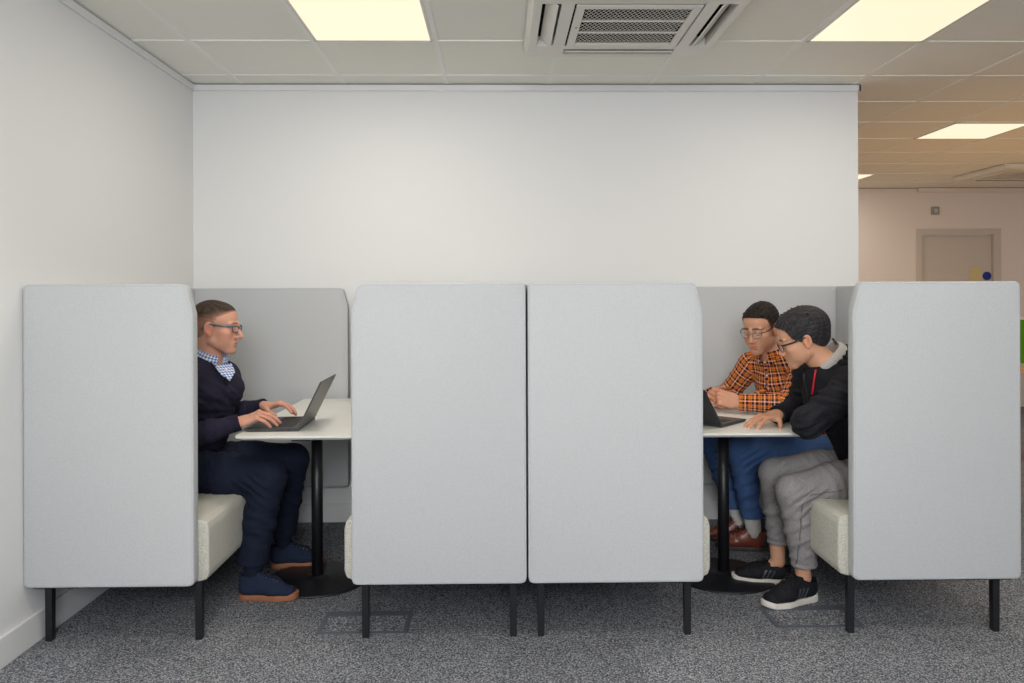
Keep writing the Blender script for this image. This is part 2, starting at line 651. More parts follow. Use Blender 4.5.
# recessed light panels
M['lamp'] = plain('light_diffuser', srgb(250, 240, 205), 0.4, emit=(1.0, 0.86, 0.62, 1), estr=1.0)
bs = M['lamp'].node_tree.nodes['Principled BSDF']
bs.inputs['Base Color'].default_value = (0.02, 0.02, 0.02, 1)
LP = [(1, -1, 'square recessed light panel above the left booth, lit cream'),
      (5, -1, 'square recessed light panel above the right booth, lit cream'),
      (8, 3, 'bright light panel in the dim ceiling beyond the end of the white wall'),
      (8, 7, 'farthest light panel, partly hidden behind the end of the white wall')]
LP += [(x, y, 'unseen square recessed light panel behind the photographer') for x in (1, 5, 9) for y in (-4, -7)]  # out-of-view rows, set closer to send more light into the booths
LP += [(12, -1, 'square recessed light panel over the open office to the right'), (12, 3, 'square recessed light panel over the desks to the right')]
for kx, ky, lab in LP:
    x0, y0 = GX + 0.6 * kx, GY + 0.6 * ky
    t = thing('ceiling_light', lab, 'light', (x0 + 0.3, y0 + 0.3, CH), 'light panels behind the photographer' if 'photographer' in lab else None)
    bm = bmesh.new()
    r = 0.288
    for lo, hi in (((-r, -r), (-r + 0.014, r)), ((r - 0.014, -r), (r, r)), ((-r, -r), (r, -r + 0.014)), ((-r, r - 0.014), (r, r))):
        add_box(bm, (lo[0], lo[1], -0.0015), (hi[0], hi[1], 0.005))
    from_bm('frame', bm, M['white_plastic'], t)
    box_obj('diffuser', (-r + 0.012, -r + 0.012, 0.0), (r - 0.012, r - 0.012, 0.005), M['lamp'], t)


# cassette air conditioner
def ac_unit(label, cx, cy):
    t = thing('ceiling_air_conditioner', label, 'air conditioner', (cx, cy, CH))
    h, z0 = 0.46, -0.045
    hole = 0.405, 0.325       # slots between these two distances from the centre
    xs = [-h + 0.02, -hole[0], -hole[1], -0.27, 0.27, hole[1], hole[0], h - 0.02]
    bm = bmesh.new()
    for i in range(7):
        for j in range(7):
            vert_slot = (i in (1, 5)) and j == 3
            hor_slot = (j in (1, 5)) and i == 3
            core = i == 3 and j == 3
            if i in (2, 3, 4) and j in (2, 3, 4) and core:
                continue
            a, b, c, d = xs[i], xs[i + 1], xs[j], xs[j + 1]
            if vert_slot or hor_slot:
                # walls and dark bottom of the slot
                v = [bm.verts.new(p) for p in ((a, c, z0), (b, c, z0), (b, d, z0), (a, d, z0), (a, c, 0.0), (b, c, 0.0), (b, d, 0.0), (a, d, 0.0))]
                for q in ((0, 1, 5, 4), (1, 2, 6, 5), (2, 3, 7, 6), (3, 0, 4, 7)):
                    bm.faces.new([v[k] for k in q])
                f = bm.faces.new([v[k] for k in (4, 5, 6, 7)])
                f.material_index = 1
                continue
            # chamfered corner cells
            cs = (i in (0, 6)) and (j in (0, 6))
            P = [(a, c), (b, c), (b, d), (a, d)]
            if cs:
                o_ = {(0, 0): 0, (6, 0): 1, (6, 6): 2, (0, 6): 3}[(i, j)]
                n0, n1 = P[o_ - 1], P[(o_ + 1) % 4]
                p = P[o_]
                P[o_:o_ + 1] = [((p[0] + n0[0]) / 2, (p[1] + n0[1]) / 2), ((p[0] + n1[0]) / 2, (p[1] + n1[1]) / 2)]
            bm.faces.new([bm.verts.new((x, y, z0)) for x, y in P])
    # tapered rim up to the ceiling
    c_ = 0.0275
    hb = h - 0.02
    lowr = [(-hb, -hb + c_), (-hb + c_, -hb), (hb - c_, -hb), (hb, -hb + c_), (hb, hb - c_), (hb - c_, hb), (-hb + c_, hb), (-hb, hb - c_)]
    up = [(x * h / hb, y * h / hb) for x, y in lowr]
    up2 = [(x * (h + 0.002) / h, y * (h + 0.002) / h) for x, y in up]
    for A, za, B, zb in ((lowr, z0, up, z0 + 0.022), (up, z0 + 0.022, up2, 0.0)):
        va = [bm.verts.new((x, y, za)) for x, y in A]
        vb = [bm.verts.new((x, y, zb)) for x, y in B]
        for k in range(8):
            bm.faces.new((va[k], va[(k + 1) % 8], vb[(k + 1) % 8], vb[k]))
    bmesh.ops.remove_doubles(bm, verts=bm.verts, dist=1e-4)
    o = from_bm('housing', bm, M['white_plastic'], t)
    o.data.materials.append(M['dark'])
    # four vanes tilted in their slots
    for k in range(4):
        b = bmesh.new()
        add_box(b, (-0.031, -0.262, -0.003), (0.031, 0.262, 0.003), 0.0025)
        mt = Matrix.Rotation(k * PI / 2, 4, 'Z') @ Matrix.Translation((0.362, 0, z0 + 0.012)) @ Matrix.Rotation(math.radians(-38), 4, 'Y')
        bmesh.ops.transform(b, matrix=mt, verts=b.verts)
        from_bm('vane', b, M['white_plastic'], t)
    # intake panel with lattice
    g = bmesh.new()
    R, r = 0.262, 0.225
    zt, zb = z0 + 0.004, z0 - 0.006
    for lo, hi in (((-R, -R), (-r, R)), ((r, -R), (R, R)), ((-r, -R), (r, -r)), ((-r, r), (r, R))):
        add_box(g, (lo[0], lo[1], zb), (hi[0], hi[1], zt), 0.002)
    pan = from_bm('intake_panel', g, M['white_plastic'], t)
    g = bmesh.new()
    for yy in (-0.075, 0.075):
        add_box(g, (-r, yy - 0.004, zb + 0.001), (r, yy + 0.004, zt))
    n = 22
    for s_ in (1, -1):
        for k in range(-n, n + 1):
            o_ = k * (2 * r / n)
            # line x = o_ + s*y/1.6 clipped to the square
            pts = []
            for q in np.linspace(-r, r, 25):
                x = o_ + s_ * q / 1.9
                if abs(x) <= r:
                    pts.append((x, q))
            if len(pts) > 1:
                add_tube(g, [(*pts[0], z0 - 0.001 + 0.001 * s_), (*pts[-1], z0 - 0.001 + 0.001 * s_)], 0.0014, 4)
    from_bm('intake_grille', g, M['white_plastic'], pan)
    box_obj('filter', (-0.27, -0.27, z0 + 0.012), (0.27, 0.27, z0 + 0.016), M['dark'], t)
    g = bmesh.new()
    add_box(g, (-0.245, -0.008, zb - 0.002), (-0.237, 0.008, zb + 0.001))
    from_bm('catch', g, plain('catch_grey', srgb(150, 152, 155), 0.4), t)
    return t


ac_unit('white cassette air conditioner in the ceiling above the middle booth walls', 0.585, 3.50)
ac_unit('distant air conditioner at the right edge of the dim back ceiling', 5.28, 7.88)


# floor boxes: steel frames flush in the carpet with carpeted lids
def floor_box(label, x0, y0, x1, y1):
    t = thing('floor_box', label, 'floor box', ((x0 + x1) / 2, (y0 + y1) / 2, 0))
    w, d = (x1 - x0) / 2, (y1 - y0) / 2
    bm = bmesh.new()
    q = 0.02
    for lo, hi in (((-w, -d), (-w + q, d)), ((w - q, -d), (w, d)), ((-w + q, -d), (w - q, -d + q)), ((-w + q, d - 0.05), (w - q, d))):
        add_box(bm, (lo[0], lo[1], 0.0), (hi[0], hi[1], 0.004), 0.001)
    from_bm('frame', bm, plain('floor_box_plastic', srgb(84, 88, 97), 0.7), t)
    box_obj('lid', (-w + q, -d + q, 0.0), (w - q, d - 0.05, 0.003), M['carpet'], t)


floor_box('rectangular floor box frame in the carpet below the left middle booth wall', -0.725, 3.095, -0.365, 3.313)
floor_box('floor box frame in the carpet beside the black trainers, right booth', 1.092, 3.11, 1.448, 3.326)


# ------------------------------------------------------------------ booth sofas
PT, PB = 1.370, 0.232       # panel top and bottom
Y0, Y1 = 2.983, 4.58


def booth_sofa(label, xo, sgn, wd=0.648):
    """xo: outer x of the back panel; sgn=+1 when the seat opens towards +x"""
    t = thing('booth_sofa', label, 'sofa', (xo + sgn * 0.32, 3.78, 0))
    ox, oy = t.location.x, t.location.y

    def X(d):
        return xo + sgn * d - ox

    def wing(name, length, ya, yb):
        c = 0.028
        poly = [(X(0), PB), (X(length), PB), (X(length), PT - 0.115), (X(length - c), PT), (X(0), PT)]
        bm = bmesh.new()
        add_prism(bm, rounded(poly, 0.020, 2), 'y', ya - oy, yb - oy, 0.006, 3)
        o = from_bm(name, bm, M['panel'], t, True)
        # seam piping along the face edges
        s = bmesh.new()
        yy = ya - oy + 0.0005
        ins = 0.007
        pp = [(X(ins), PB + ins), (X(length - ins), PB + ins), (X(length - ins), PT - 0.117), (X(length - c - ins), PT - ins), (X(ins), PT - ins)]
        add_tube(s, [(a, yy, b) for a, b in rounded(pp, 0.014, 4)], 0.0011, 5, closed=True)
        from_bm('seam', s, M['piping'], o, True)
        return o
    wing('front_panel', wd, Y0, Y0 + 0.05)
    wing('rear_panel', 0.917, Y1 - 0.05, Y1)
    b = bmesh.new()
    add_box(b, (min(X(0), X(0.05)), Y0 + 0.05 - oy, PB), (max(X(0), X(0.05)), Y1 - 0.05 - oy, PT), 0.008, 3)
    from_bm('back_panel', b, M['panel'], t, True)
    b = bmesh.new()
    poly = [(X(0.05), PB), (X(wd + 0.038), PB), (X(wd + 0.038), 0.468), (X(0.05), 0.455)]
    add_prism(b, rounded(poly, 0.035, 2), 'y', Y0 + 0.053 - oy, Y1 - 0.053 - oy, 0.007, 3)
    from_bm('seat', b, M['seat'], t, True)
    for d in (0.05, 0.622):
        for y in (3.072, 4.50):
            b = bmesh.new()
            add_box(b, (X(d) - 0.014, y - oy - 0.014, 0.0), (X(d) + 0.014, y - oy + 0.014, PB + 0.004), 0.002)
            for v in b.verts:      # legs taper a little
                k = 0.9 + 0.1 * v.co.z / PB
                v.co.x = X(d) + (v.co.x - X(d)) * k
            from_bm('leg', b, M['black'], t)
    b = bmesh.new()
    add_box(b, (min(X(0.02), X(0.60)), Y0 + 0.03 - oy, PB - 0.012), (max(X(0.02), X(0.60)), Y1 - 0.03 - oy, PB + 0.003))
    from_bm('base_frame', b, M['black'], t)
    return t


booth_sofa('high-backed grey booth sofa against the left wall, man in navy on it', -1.786, 1, 0.634)
booth_sofa('empty high-backed grey booth sofa left of the centre seam, facing the navy sweater man', 0.099, -1, 0.660)
booth_sofa('empty high-backed grey booth sofa right of the centre seam, facing the two men', 0.106, 1, 0.666)
booth_sofa('rightmost high-backed grey booth sofa, two men sitting on it', 1.990, -1, 0.645)


def cafe_table(label, cx):
    t = thing('booth_table', label, 'table', (cx, 3.70, 0))
    b = bmesh.new()
    w = 0.252
    poly = [(-w, 3.292 - 3.7), (w, 3.292 - 3.7), (w, 4.495 - 3.7), (-w, 4.495 - 3.7)]
    add_prism(b, rounded(poly, 0.03, 5), 'z', 0.733, 0.742)
    for v in b.verts:
        pass
    o = from_bm('table_top', b, M['table'], t)
    b = bmesh.new()
    top = rounded(poly, 0.03, 5)
    k0 = [(x, y, 0.733) for x, y in top]
    k1 = [(x * 0.93, y - (0.016 if y > 0 else -0.016), 0.723) for x, y in top]
    va = [b.verts.new(p) for p in k0]
    vb = [b.verts.new(p) for p in k1]
    n = len(va)
    for i in range(n):
        b.faces.new((va[i], va[(i + 1) % n], vb[(i + 1) % n], vb[i]))
    b.faces.new(vb)
    b.faces.new(va[::-1])
    from_bm('edge_band', b, M['table_edge'], o)
    b = bmesh.new()
    add_lathe(b, [(0, 0.70), (0.026, 0.70), (0.026, 0.02), (0.0, 0.02)], (0, 0, 0), 28)
    from_bm('pole', b, M['black'], t, True)
    b = bmesh.new()
    add_box(b, (-0.2, -0.05, 0.70), (0.2, 0.05, 0.7225), 0.002)
    add_box(b, (-0.04, -0.3, 0.70), (0.04, 0.3, 0.7225), 0.002)
    from_bm('bracket', b, M['black'], t)
    b = bmesh.new()
    add_lathe(b, [(0, 0.0), (0.236, 0.0), (0.236, 0.006), (0.225, 0.0095), (0.06, 0.013), (0.034, 0.02), (0.03, 0.024), (0, 0.024)], (0, 0, 0), 72)
    from_bm('base', b, M['black'], t, True)


cafe_table('white booth table on a black pedestal in the left booth', -0.855)
cafe_table('white booth table on a black pedestal in the right booth, in front of two men', 1.05)


# ------------------------------------------------------------------ laptops
def keyb(bm, w, d, z, x0, x1, y0, y1):
    rows = 6
    for r in range(rows):
        n = 14 if r < 5 else 9
        for c in range(n):
            a0 = x0 + (x1 - x0) * r / rows + 0.0012
            a1 = x0 + (x1 - x0) * (r + 1) / rows - 0.0012
            b0 = y0 + (y1 - y0) * c / n + 0.0012
            b1 = y0 + (y1 - y0) * (c + 1) / n - 0.0012
            add_box(bm, (a0, b0, z - 0.0005), (a1, b1, z + 0.0015))


M['lap_body'] = plain('laptop_graphite', srgb(62, 62, 64), 0.42, metal=0.3)
M['lap_lid'] = plain('laptop_lid_grey', srgb(88, 86, 84), 0.35, metal=0.45)
M['lap_key'] = plain('laptop_keys', srgb(30, 31, 34), 0.5)
M['lap_screen'] = plain('laptop_display', srgb(18, 20, 24), 0.15, emit=(0.55, 0.62, 0.7, 1), estr=0.25)


def laptop(label, hinge_mid, front_dir, width, depth, tilt, lid_mat, logo=False):
    """local frame: +x from the hinge to the user, y along the hinge"""
    t = thing('laptop', label, 'laptop', (hinge_mid[0], hinge_mid[1], 0.742))
    t.rotation_euler = (0, 0, math.atan2(front_dir[1], front_dir[0]))
    w = width / 2
    b = bmesh.new()
    poly = [(0.0, 0.003), (0.004, 0.0), (depth - 0.02, 0.0015), (depth, 0.009), (depth - 0.003, 0.0125), (0.0, 0.0165)]
    add_prism(b, poly, 'y', -w, w, 0.0012, 2)
    base = from_bm('base', b, M['lap_body'], t)
    b = bmesh.new()
    # keyboard deck slopes very slightly, keys follow it
    keyb(b, w, depth, 0.0165, 0.03, depth * 0.58, -w + 0.025, w - 0.025)
    for v in b.verts:
        v.co.z -= 0.004 * v.co.x / depth
    from_bm('keyboard', b, M['lap_key'], base)
    b = bmesh.new()
    add_box(b, (depth * 0.64, -0.052, 0.0128), (depth * 0.95, 0.052, 0.0138), 0.0004)
    for v in b.verts:
        v.co.z -= 0.0006 * (v.co.x - depth * 0.64) / 0.07
    from_bm('trackpad', b, plain('trackpad', srgb(66, 66, 68), 0.35), base)
    b = bmesh.new()
    hgt = depth * 0.94
    add_box(b, (-0.007, -w, 0.0), (0.0, w, hgt), 0.002)
    mt = Matrix.Translation((0.004, 0, 0.0155)) @ Matrix.Rotation(-tilt, 4, 'Y')
    bmesh.ops.transform(b, matrix=mt, verts=b.verts)
    lid = from_bm('lid', b, lid_mat, t)
    b = bmesh.new()
    add_box(b, (-0.0002, -w + 0.008, 0.014), (0.0006, w - 0.008, hgt - 0.009))
    bmesh.ops.transform(b, matrix=mt, verts=b.verts)
    from_bm('screen', b, M['lap_screen'], lid)
    for yy in (-w * 0.62, w * 0.62):
        b = bmesh.new()
        add_tube(b, [(0.001, yy - 0.02, 0.0155), (0.001, yy + 0.02, 0.0155)], 0.0045, 10)
        from_bm('hinge', b, M['lap_key'], base, True)
    for q in (0.035, 0.06, 0.085, depth - 0.07):
        for s in (-1, 1):
            b = bmesh.new()
            add_box(b, (q, s * w - 0.0006, 0.005), (q + 0.013, s * w + 0.0006, 0.0095))
            from_bm('port', b, M['lap_key'], base)
    if logo:
        b = bmesh.new()
        bmesh.ops.create_cone(b, cap_ends=True, segments=28, radius1=0.013, radius2=0.013, depth=0.0008, matrix=mt @ Matrix.Translation((-0.0073, 0.0, hgt * 0.52)) @ Matrix.Rotation(PI / 2, 4, 'Y'))
        from_bm('badge', b, plain('lid_badge', srgb(150, 152, 155), 0.25, metal=0.8), lid)
    return t


laptop('open graphite laptop under the hands of the man in the navy sweater', (-0.868, 3.570), (-1.0, -0.02), 0.335, 0.235, math.radians(26), M['lap_lid'])
laptop('open dark laptop half hidden by the booth wall, facing the two men', (0.845, 3.54), (0.69, 0.72), 0.335, 0.235, math.radians(42), plain('laptop_lid_black', srgb(52, 54, 58), 0.4, metal=0.3), True)

# ------------------------------------------------------------------ open office seen past the right-hand booth
t = thing('office_desk', 'light wood office desk beyond the right edge of the booths', 'desk', (4.75, 6.2, 0))
box_obj('desk_top', (-0.72, -0.7, 0.715), (0.75, 0.1, 0.74), plain('beech_laminate', srgb(196, 158, 108), 0.4), t, 0.003)
for x in (-0.66, 0.69):
    for y in (-0.62, 0.02):
        box_obj('leg', (x - 0.025, y - 0.025, 0), (x + 0.025, y + 0.025, 0.715), M['white_plastic'], t, 0.002)
t = thing('desk_screen', 'green fabric screen standing along the desk at the right edge', 'screen', (4.75, 6.34, 0))
box_obj('screen_panel', (-0.72, -0.02, 0.76), (0.75, 0.02, 1.115), fabric('green_fabric', srgb(70, 120, 20), srgb(95, 150, 30), 300), t, 0.008)
box_obj('screen_rail', (-0.73, -0.022, 1.112), (0.76, 0.022, 1.13), plain('rail_light', srgb(210, 200, 180), 0.4), t, 0.003)
for x in (-0.6, 0.63):
    box_obj('post', (x - 0.015, -0.015, 0.0), (x + 0.015, 0.015, 0.765), M['black'], t)

# ------------------------------------------------------------------ lights and view


def area(name, loc, target, size, power, col, sy=None):
    d = bpy.data.lights.new(name, 'AREA')
    d.size = size
    if sy:
        d.shape = 'RECTANGLE'
        d.size_y = sy
    d.energy = power
    d.color = col
    o = bpy.data.objects.new(name, d)
    COL.objects.link(o)
    o.location = loc
    o.rotation_euler = (Vector(target) - Vector(loc)).to_track_quat('-Z', 'Y').to_euler()
    return o


area('bounce_flash', (0.2, -0.5, 1.75), (0.2, -0.75, 2.56), 0.5, 25, (0.97, 0.98, 1.0))
area('photo_softbox', (0.0, -1.7, 2.35), (0.05, 3.6, 1.0), 1.1, 112, (0.97, 0.98, 1.0))
area('ceiling_fill', (0.0, -1.8, 1.5), (0.05, 2.4, 2.9), 1.3, 26, (0.97, 0.98, 1.0))  # unseen fill light, added to brighten the ceiling
area('window_daylight', (2.5, -3.1, 1.6), (0.2, 3.8, 1.1), 3.4, 20, (0.66, 0.82, 1.0), 2.0)
area('far_ceiling_fill', (4.6, 5.9, 0.25), (4.4, 6.2, 2.5), 2.4, 30, (1.0, 0.52, 0.15))  # added hidden uplight that warms the dim far ceiling
for kx, ky, lab in LP:      # what the ceiling panels give off
    x0, y0 = GX + 0.6 * kx + 0.3, GY + 0.6 * ky + 0.3
    area('panel_light', (x0, y0, CH - 0.012), (x0, y0, 0), 0.54, 9.0, (1.0, 0.93, 0.83))
w = bpy.data.worlds.new('World')
SC.world = w
w.use_nodes = True
w.node_tree.nodes['Background'].inputs[0].default_value = (0.9, 0.93, 1.0, 1)
w.node_tree.nodes['Background'].inputs[1].default_value = 0.25
vs = SC.view_settings
vs.view_transform = 'Standard'
vs.look = 'None'
vs.gamma = 1.0
vs.use_curve_mapping = False
vs.exposure = 0.08
SC.cycles.use_denoising = True

# ================================================================== people
SKIN = attr_mat('skin', rough=0.5, bump=0.12, bscale=500.0, spec=0.35, sss=0.08)
HAIR = attr_mat('hair', rough=0.65, bump=0.8, bscale=160.0, spec=0.2, stretch=(1.0, 1.0, 0.35), dist=0.002)
EYEW = attr_mat('eye', rough=0.15, bump=0.0, spec=0.5)
LENS, nt_, b_ = new_mat('spectacle_lens')
b_.inputs['Base Color'].default_value = (0.9, 0.92, 0.92, 1)
b_.inputs['Roughness'].default_value = 0.05
b_.inputs['Alpha'].default_value = 0.07
b_.inputs['Specular IOR Level'].default_value = 0.25
b_.inputs['IOR'].default_value = 1.5


def lerp(a, b, t):
    return a + (b - a) * np.clip(t, 0, 1)[..., None]


FACE = 0.0065      # how far the features sit in front of the base skull


def head_shapes(v, jaw=1.0, nose=1.0, full=1.0, brow=1.0, ears=1.0):
    """a head in its own frame: x right, y forward, z up; origin between the eyes' level and the ears"""
    v.ell((0, -0.019, 0.038), (0.075, 0.099, 0.080), 0.01)
    v.ell((0, 0.030, 0.040), (0.064, 0.062, 0.062), 0.02)
    R0, t0, s0 = v.fr
    v.frame(R0, t0 + R0 @ np.array([0, FACE * s0, 0]), s0)
    v.ell((0, 0.024, -0.030), (0.060 * full, 0.063, 0.070), 0.02)
    v.ell((0, -0.035, -0.025), (0.058, 0.058, 0.055), 0.025)
    for s in (-1, 1):
        v.cap((s * 0.050 * jaw, -0.002, -0.062), (s * 0.020, 0.062, -0.098), 0.016, 0.015, 0.02)
        v.ell((s * 0.044, 0.054, -0.022), (0.022 * full, 0.026, 0.022), 0.018)
        v.ell((s * 0.036, 0.050, -0.055), (0.024 * full, 0.026, 0.030), 0.02)
    v.ell((0, 0.073, -0.101), (0.024 * jaw, 0.020, 0.018), 0.016)
    v.ell((0, 0.068, -0.070), (0.034, 0.023, 0.030), 0.018)
    # brow ridge, sockets
    v.cap((-0.042, 0.072, 0.020), (0.0, 0.084, 0.018), 0.010 * brow, 0.011 * brow, 0.012)
    v.cap((0.042, 0.072, 0.020), (0.0, 0.084, 0.018), 0.010 * brow, 0.011 * brow, 0.012)
    for s in (-1, 1):
        v.ell((s * 0.032, 0.098, 0.002), (0.019, 0.016, 0.012), 0.012, 'cut')
    # nose
    v.cap((0, 0.084, 0.010), (0, 0.104 * (0.5 + 0.5 * nose), -0.026), 0.0075, 0.0095, 0.010)
    v.ell((0, 0.106 * (0.55 + 0.45 * nose), -0.034), (0.0105, 0.0125, 0.0095), 0.007)
    for s in (-1, 1):
        v.ell((s * 0.0125, 0.095, -0.037), (0.0075, 0.010, 0.0075), 0.006)
        v.ell((s * 0.006, 0.100, -0.046), (0.0035, 0.005, 0.004), 0.003, 'cut')
    # eyelids
    for s in (-1, 1):
        v.ell((s * 0.032, 0.0745, 0.003), (0.0155, 0.0135, 0.0125), 0.004)
        v.ell((s * 0.032, 0.0905, -0.0012), (0.0120, 0.0070, 0.0034), 0.002, 'cut')
    # mouth: philtrum, lips, the line between them
    v.ell((0, 0.0865, -0.0625), (0.023, 0.0085, 0.0050), 0.007)
    v.ell((0, 0.0855, -0.0745), (0.020, 0.0085, 0.0058), 0.007)
    v.cap((-0.022, 0.087, -0.0660), (0, 0.0955, -0.0688), 0.0014, 0.0014, 0.002, 'cut')
    v.cap((0.022, 0.087, -0.0660), (0, 0.0955, -0.0688), 0.0014, 0.0014, 0.002, 'cut')
    v.cap((-0.009, 0.0895, -0.084), (0.009, 0.0895, -0.084), 0.003, 0.003, 0.006, 'cut')
    # ears
    v.frame(R0, t0, s0)
    for s in (-1, 1):
        a = math.radians(12)
        rot = np.array([[math.cos(s * 0.35), -math.sin(s * 0.35), 0], [math.sin(s * 0.35), math.cos(s * 0.35), 0], [0, 0, 1.0]])
        rx = np.array([[1, 0, 0], [0, math.cos(a), -math.sin(a)], [0, math.sin(a), math.cos(a)]])
        v.ell((s * 0.0775 * ears, -0.005, -0.008), (0.0078, 0.0195, 0.032), 0.006, rot=rot @ rx)
        v.ell((s * 0.0855 * ears, -0.003, -0.004), (0.0060, 0.0115, 0.021), 0.003, 'cut', rot=rot @ rx)
        v.ell((s * 0.0765 * ears, 0.002, -0.033), (0.006, 0.0085, 0.009), 0.005)
        v.ell((s * 0.077 * ears, 0.008, -0.012), (0.004, 0.004, 0.007), 0.004)


def head_colour(q, base, ruddy=0.3, stubble=0.0, brows=None, browc=(0.02, 0.015, 0.012), browh=1.0):
    """q: points in the head frame"""
    base = np.array(base, np.float32)
    c = np.tile(base, (len(q), 1))
    x, y, z = q[:, 0], q[:, 1], q[:, 2]

    def blob(cx, cy, cz, rx, ry, rz):
        return np.clip(1.4 - 1.4 * np.sqrt(((np.abs(x) - cx) / rx) ** 2 + ((y - cy) / ry) ** 2 + ((z - cz) / rz) ** 2), 0, 1)
    red = base * np.array([1.02, 0.66, 0.60], np.float32)
    c = lerp(c, red, ruddy * blob(0.045, 0.06, -0.03, 0.035, 0.05, 0.03))
    c = lerp(c, red, (ruddy + 0.25) * blob(0.0, 0.11, -0.034, 0.018, 0.03, 0.016))
    c = lerp(c, red, (ruddy + 0.3) * blob(0.082, -0.005, -0.01, 0.02, 0.03, 0.04))
    lip = base * np.array([0.85, 0.50, 0.50], np.float32)
    m = np.clip(1.6 * (1 - np.sqrt((x / 0.023) ** 2 + ((z + 0.0685) / 0.0115) ** 2)) * 2, 0, 1) * (y > 0.078)
    c = lerp(c, lip, m * 0.75)
    if stubble:
        g = base * np.array([0.50, 0.55, 0.62], np.float32)
        m = np.clip((-0.040 - z) / 0.02, 0, 1) * np.clip((y + 0.01) / 0.03, 0, 1) * (1 - np.clip(1.6 * (1 - np.sqrt((x / 0.023) ** 2 + ((z + 0.0685) / 0.0115) ** 2)) * 2, 0, 1)) * np.clip((0.135 + z) / 0.03, 0, 1)
        n = 0.75 + 0.25 * np.sin(x * 2100) * np.sin(z * 2300 + y * 1500)
        c = lerp(c, g, stubble * m * n)
    # eyebrows: tapering arcs
    zb = 0.0262 + 0.015 * np.clip(np.abs(x) - 0.012, 0, 0.022) - 0.32 * np.clip(np.abs(x) - 0.034, 0, 1)
    wid = 0.0048 * browh * np.clip(1.25 - (np.abs(x) - 0.02) / 0.035, 0.3, 1)
    m = np.clip(2.2 - 2.0 * np.abs(z - zb) / wid, 0, 1) * (np.abs(x) > 0.010) * (np.abs(x) < 0.053) * (y > 0.04)
    c = lerp(c, np.array(browc, np.float32), m * 0.9)
    # darker lash line
    m = np.clip(1.5 - np.sqrt(((np.abs(x) - 0.032) / 0.014) ** 2 + ((z - 0.0045) / 0.0028) ** 2), 0, 1) * (y > 0.06)
    c = lerp(c, np.array(browc, np.float32) * 1.5, m * 0.7)
    return c


def to_head(pts, fr):
    R, t, s = fr
    return ((pts - t) @ R / s).astype(np.float32)


def eyes(parent, fr, origin, iris, down=0.5):
    R, t, s = fr
    for sx in (-1, 1):
        b = bmesh.new()
        bmesh.ops.create_uvsphere(b, u_segments=24, v_segments=16, radius=0.0122 * s)
        me = bpy.data.meshes.new('eye')
        b.to_mesh(me)
        b.free()
        o = link('eye', me, EYEW, parent, True)
        co = np.array([v.co[:] for v in me.vertices]) / (0.0122 * s)
        g = np.array([0, math.cos(down), -math.sin(down)])
        d = co @ g
        c = np.tile(np.array([0.50, 0.46, 0.44], np.float32), (len(co), 1))
        c[d > 0.86] = iris
        c[d > 0.965] = (0.01, 0.01, 0.01)
        put_colour(o, c)
        p = R @ (np.array([sx * 0.032, 0.0765 + FACE, 0.0010]) * s) + t - np.array(origin)
        mt = Matrix([list(R[0]) + [p[0]], list(R[1]) + [p[1]], list(R[2]) + [p[2]], [0, 0, 0, 1]])
        me.transform(mt)


def glasses(parent, fr, origin, rim_mat, temple_mat, rim_r=0.0013, w=0.026, h=0.018, z0=-0.004, half_rim=False, yf=0.098):
    R, t, s = fr
    yf += FACE
    mt = Matrix([list(R[0] * s) + [t[0] - origin[0]], list(R[1] * s) + [t[1] - origin[1]], list(R[2] * s) + [t[2] - origin[2]], [0, 0, 0, 1]])
    root = None
    b = bmesh.new()
    outl = []
    for sx in (-1, 1):
        cx = 0.0335 * sx
        poly = rounded([(cx - w, z0 + h * 0.85), (cx + w, z0 + h), (cx + w * 0.92, z0 - h * 0.8), (cx - w * 0.8, z0 - h)] if sx > 0 else [(cx - w, z0 + h), (cx + w, z0 + h * 0.85), (cx + w * 0.8, z0 - h), (cx - w * 0.92, z0 - h * 0.8)], 0.012, 5)
        pts = [(x, yf - 0.9 * (abs(x) / 0.07) ** 2 * 0.016, z) for x, z in poly]
        outl.append(pts)
        add_tube(b, pts, rim_r, 8, closed=True)
    add_tube(b, [(-0.0085, yf, z0 + h * 0.35), (0, yf + 0.003, z0 + h * 0.55), (0.0085, yf, z0 + h * 0.35)], rim_r, 8)
    bmesh.ops.transform(b, matrix=mt, verts=b.verts)
    root = from_bm('glasses', b, rim_mat, parent, True)
    for sx in (-1, 1):
        b = bmesh.new()
        x1 = sx * (0.0335 + w)
        add_tube(b, [(x1 - sx * 0.003, yf - 0.010, z0 + h * 0.8), (sx * 0.068, yf - 0.024, z0 + h * 0.82), (sx * 0.0745, 0.055, z0 + h * 0.78), (sx * 0.0785, 0.012, z0 + h * 0.95), (sx * 0.080, -0.010, z0 + h * 0.95), (sx * 0.0785, -0.027, z0 + h * 0.2), (sx * 0.075, -0.035, z0 - h * 0.7)], rim_r * 1.15, 8, flat=1.9)
        bmesh.ops.transform(b, matrix=mt, verts=b.verts)
        from_bm('temple_arm', b, temple_mat, root, True)
    for pts in outl:
        b = bmesh.new()
        vs = [b.verts.new(p) for p in pts]
        b.faces.new(vs)
        ex = bmesh.ops.extrude_face_region(b, geom=list(b.faces))
        bmesh.ops.translate(b, vec=(0, -0.001, 0), verts=[e for e in ex['geom'] if isinstance(e, bmesh.types.BMVert)])
        bmesh.ops.transform(b, matrix=mt, verts=b.verts)
        from_bm('lens', b, LENS, root)
    return root


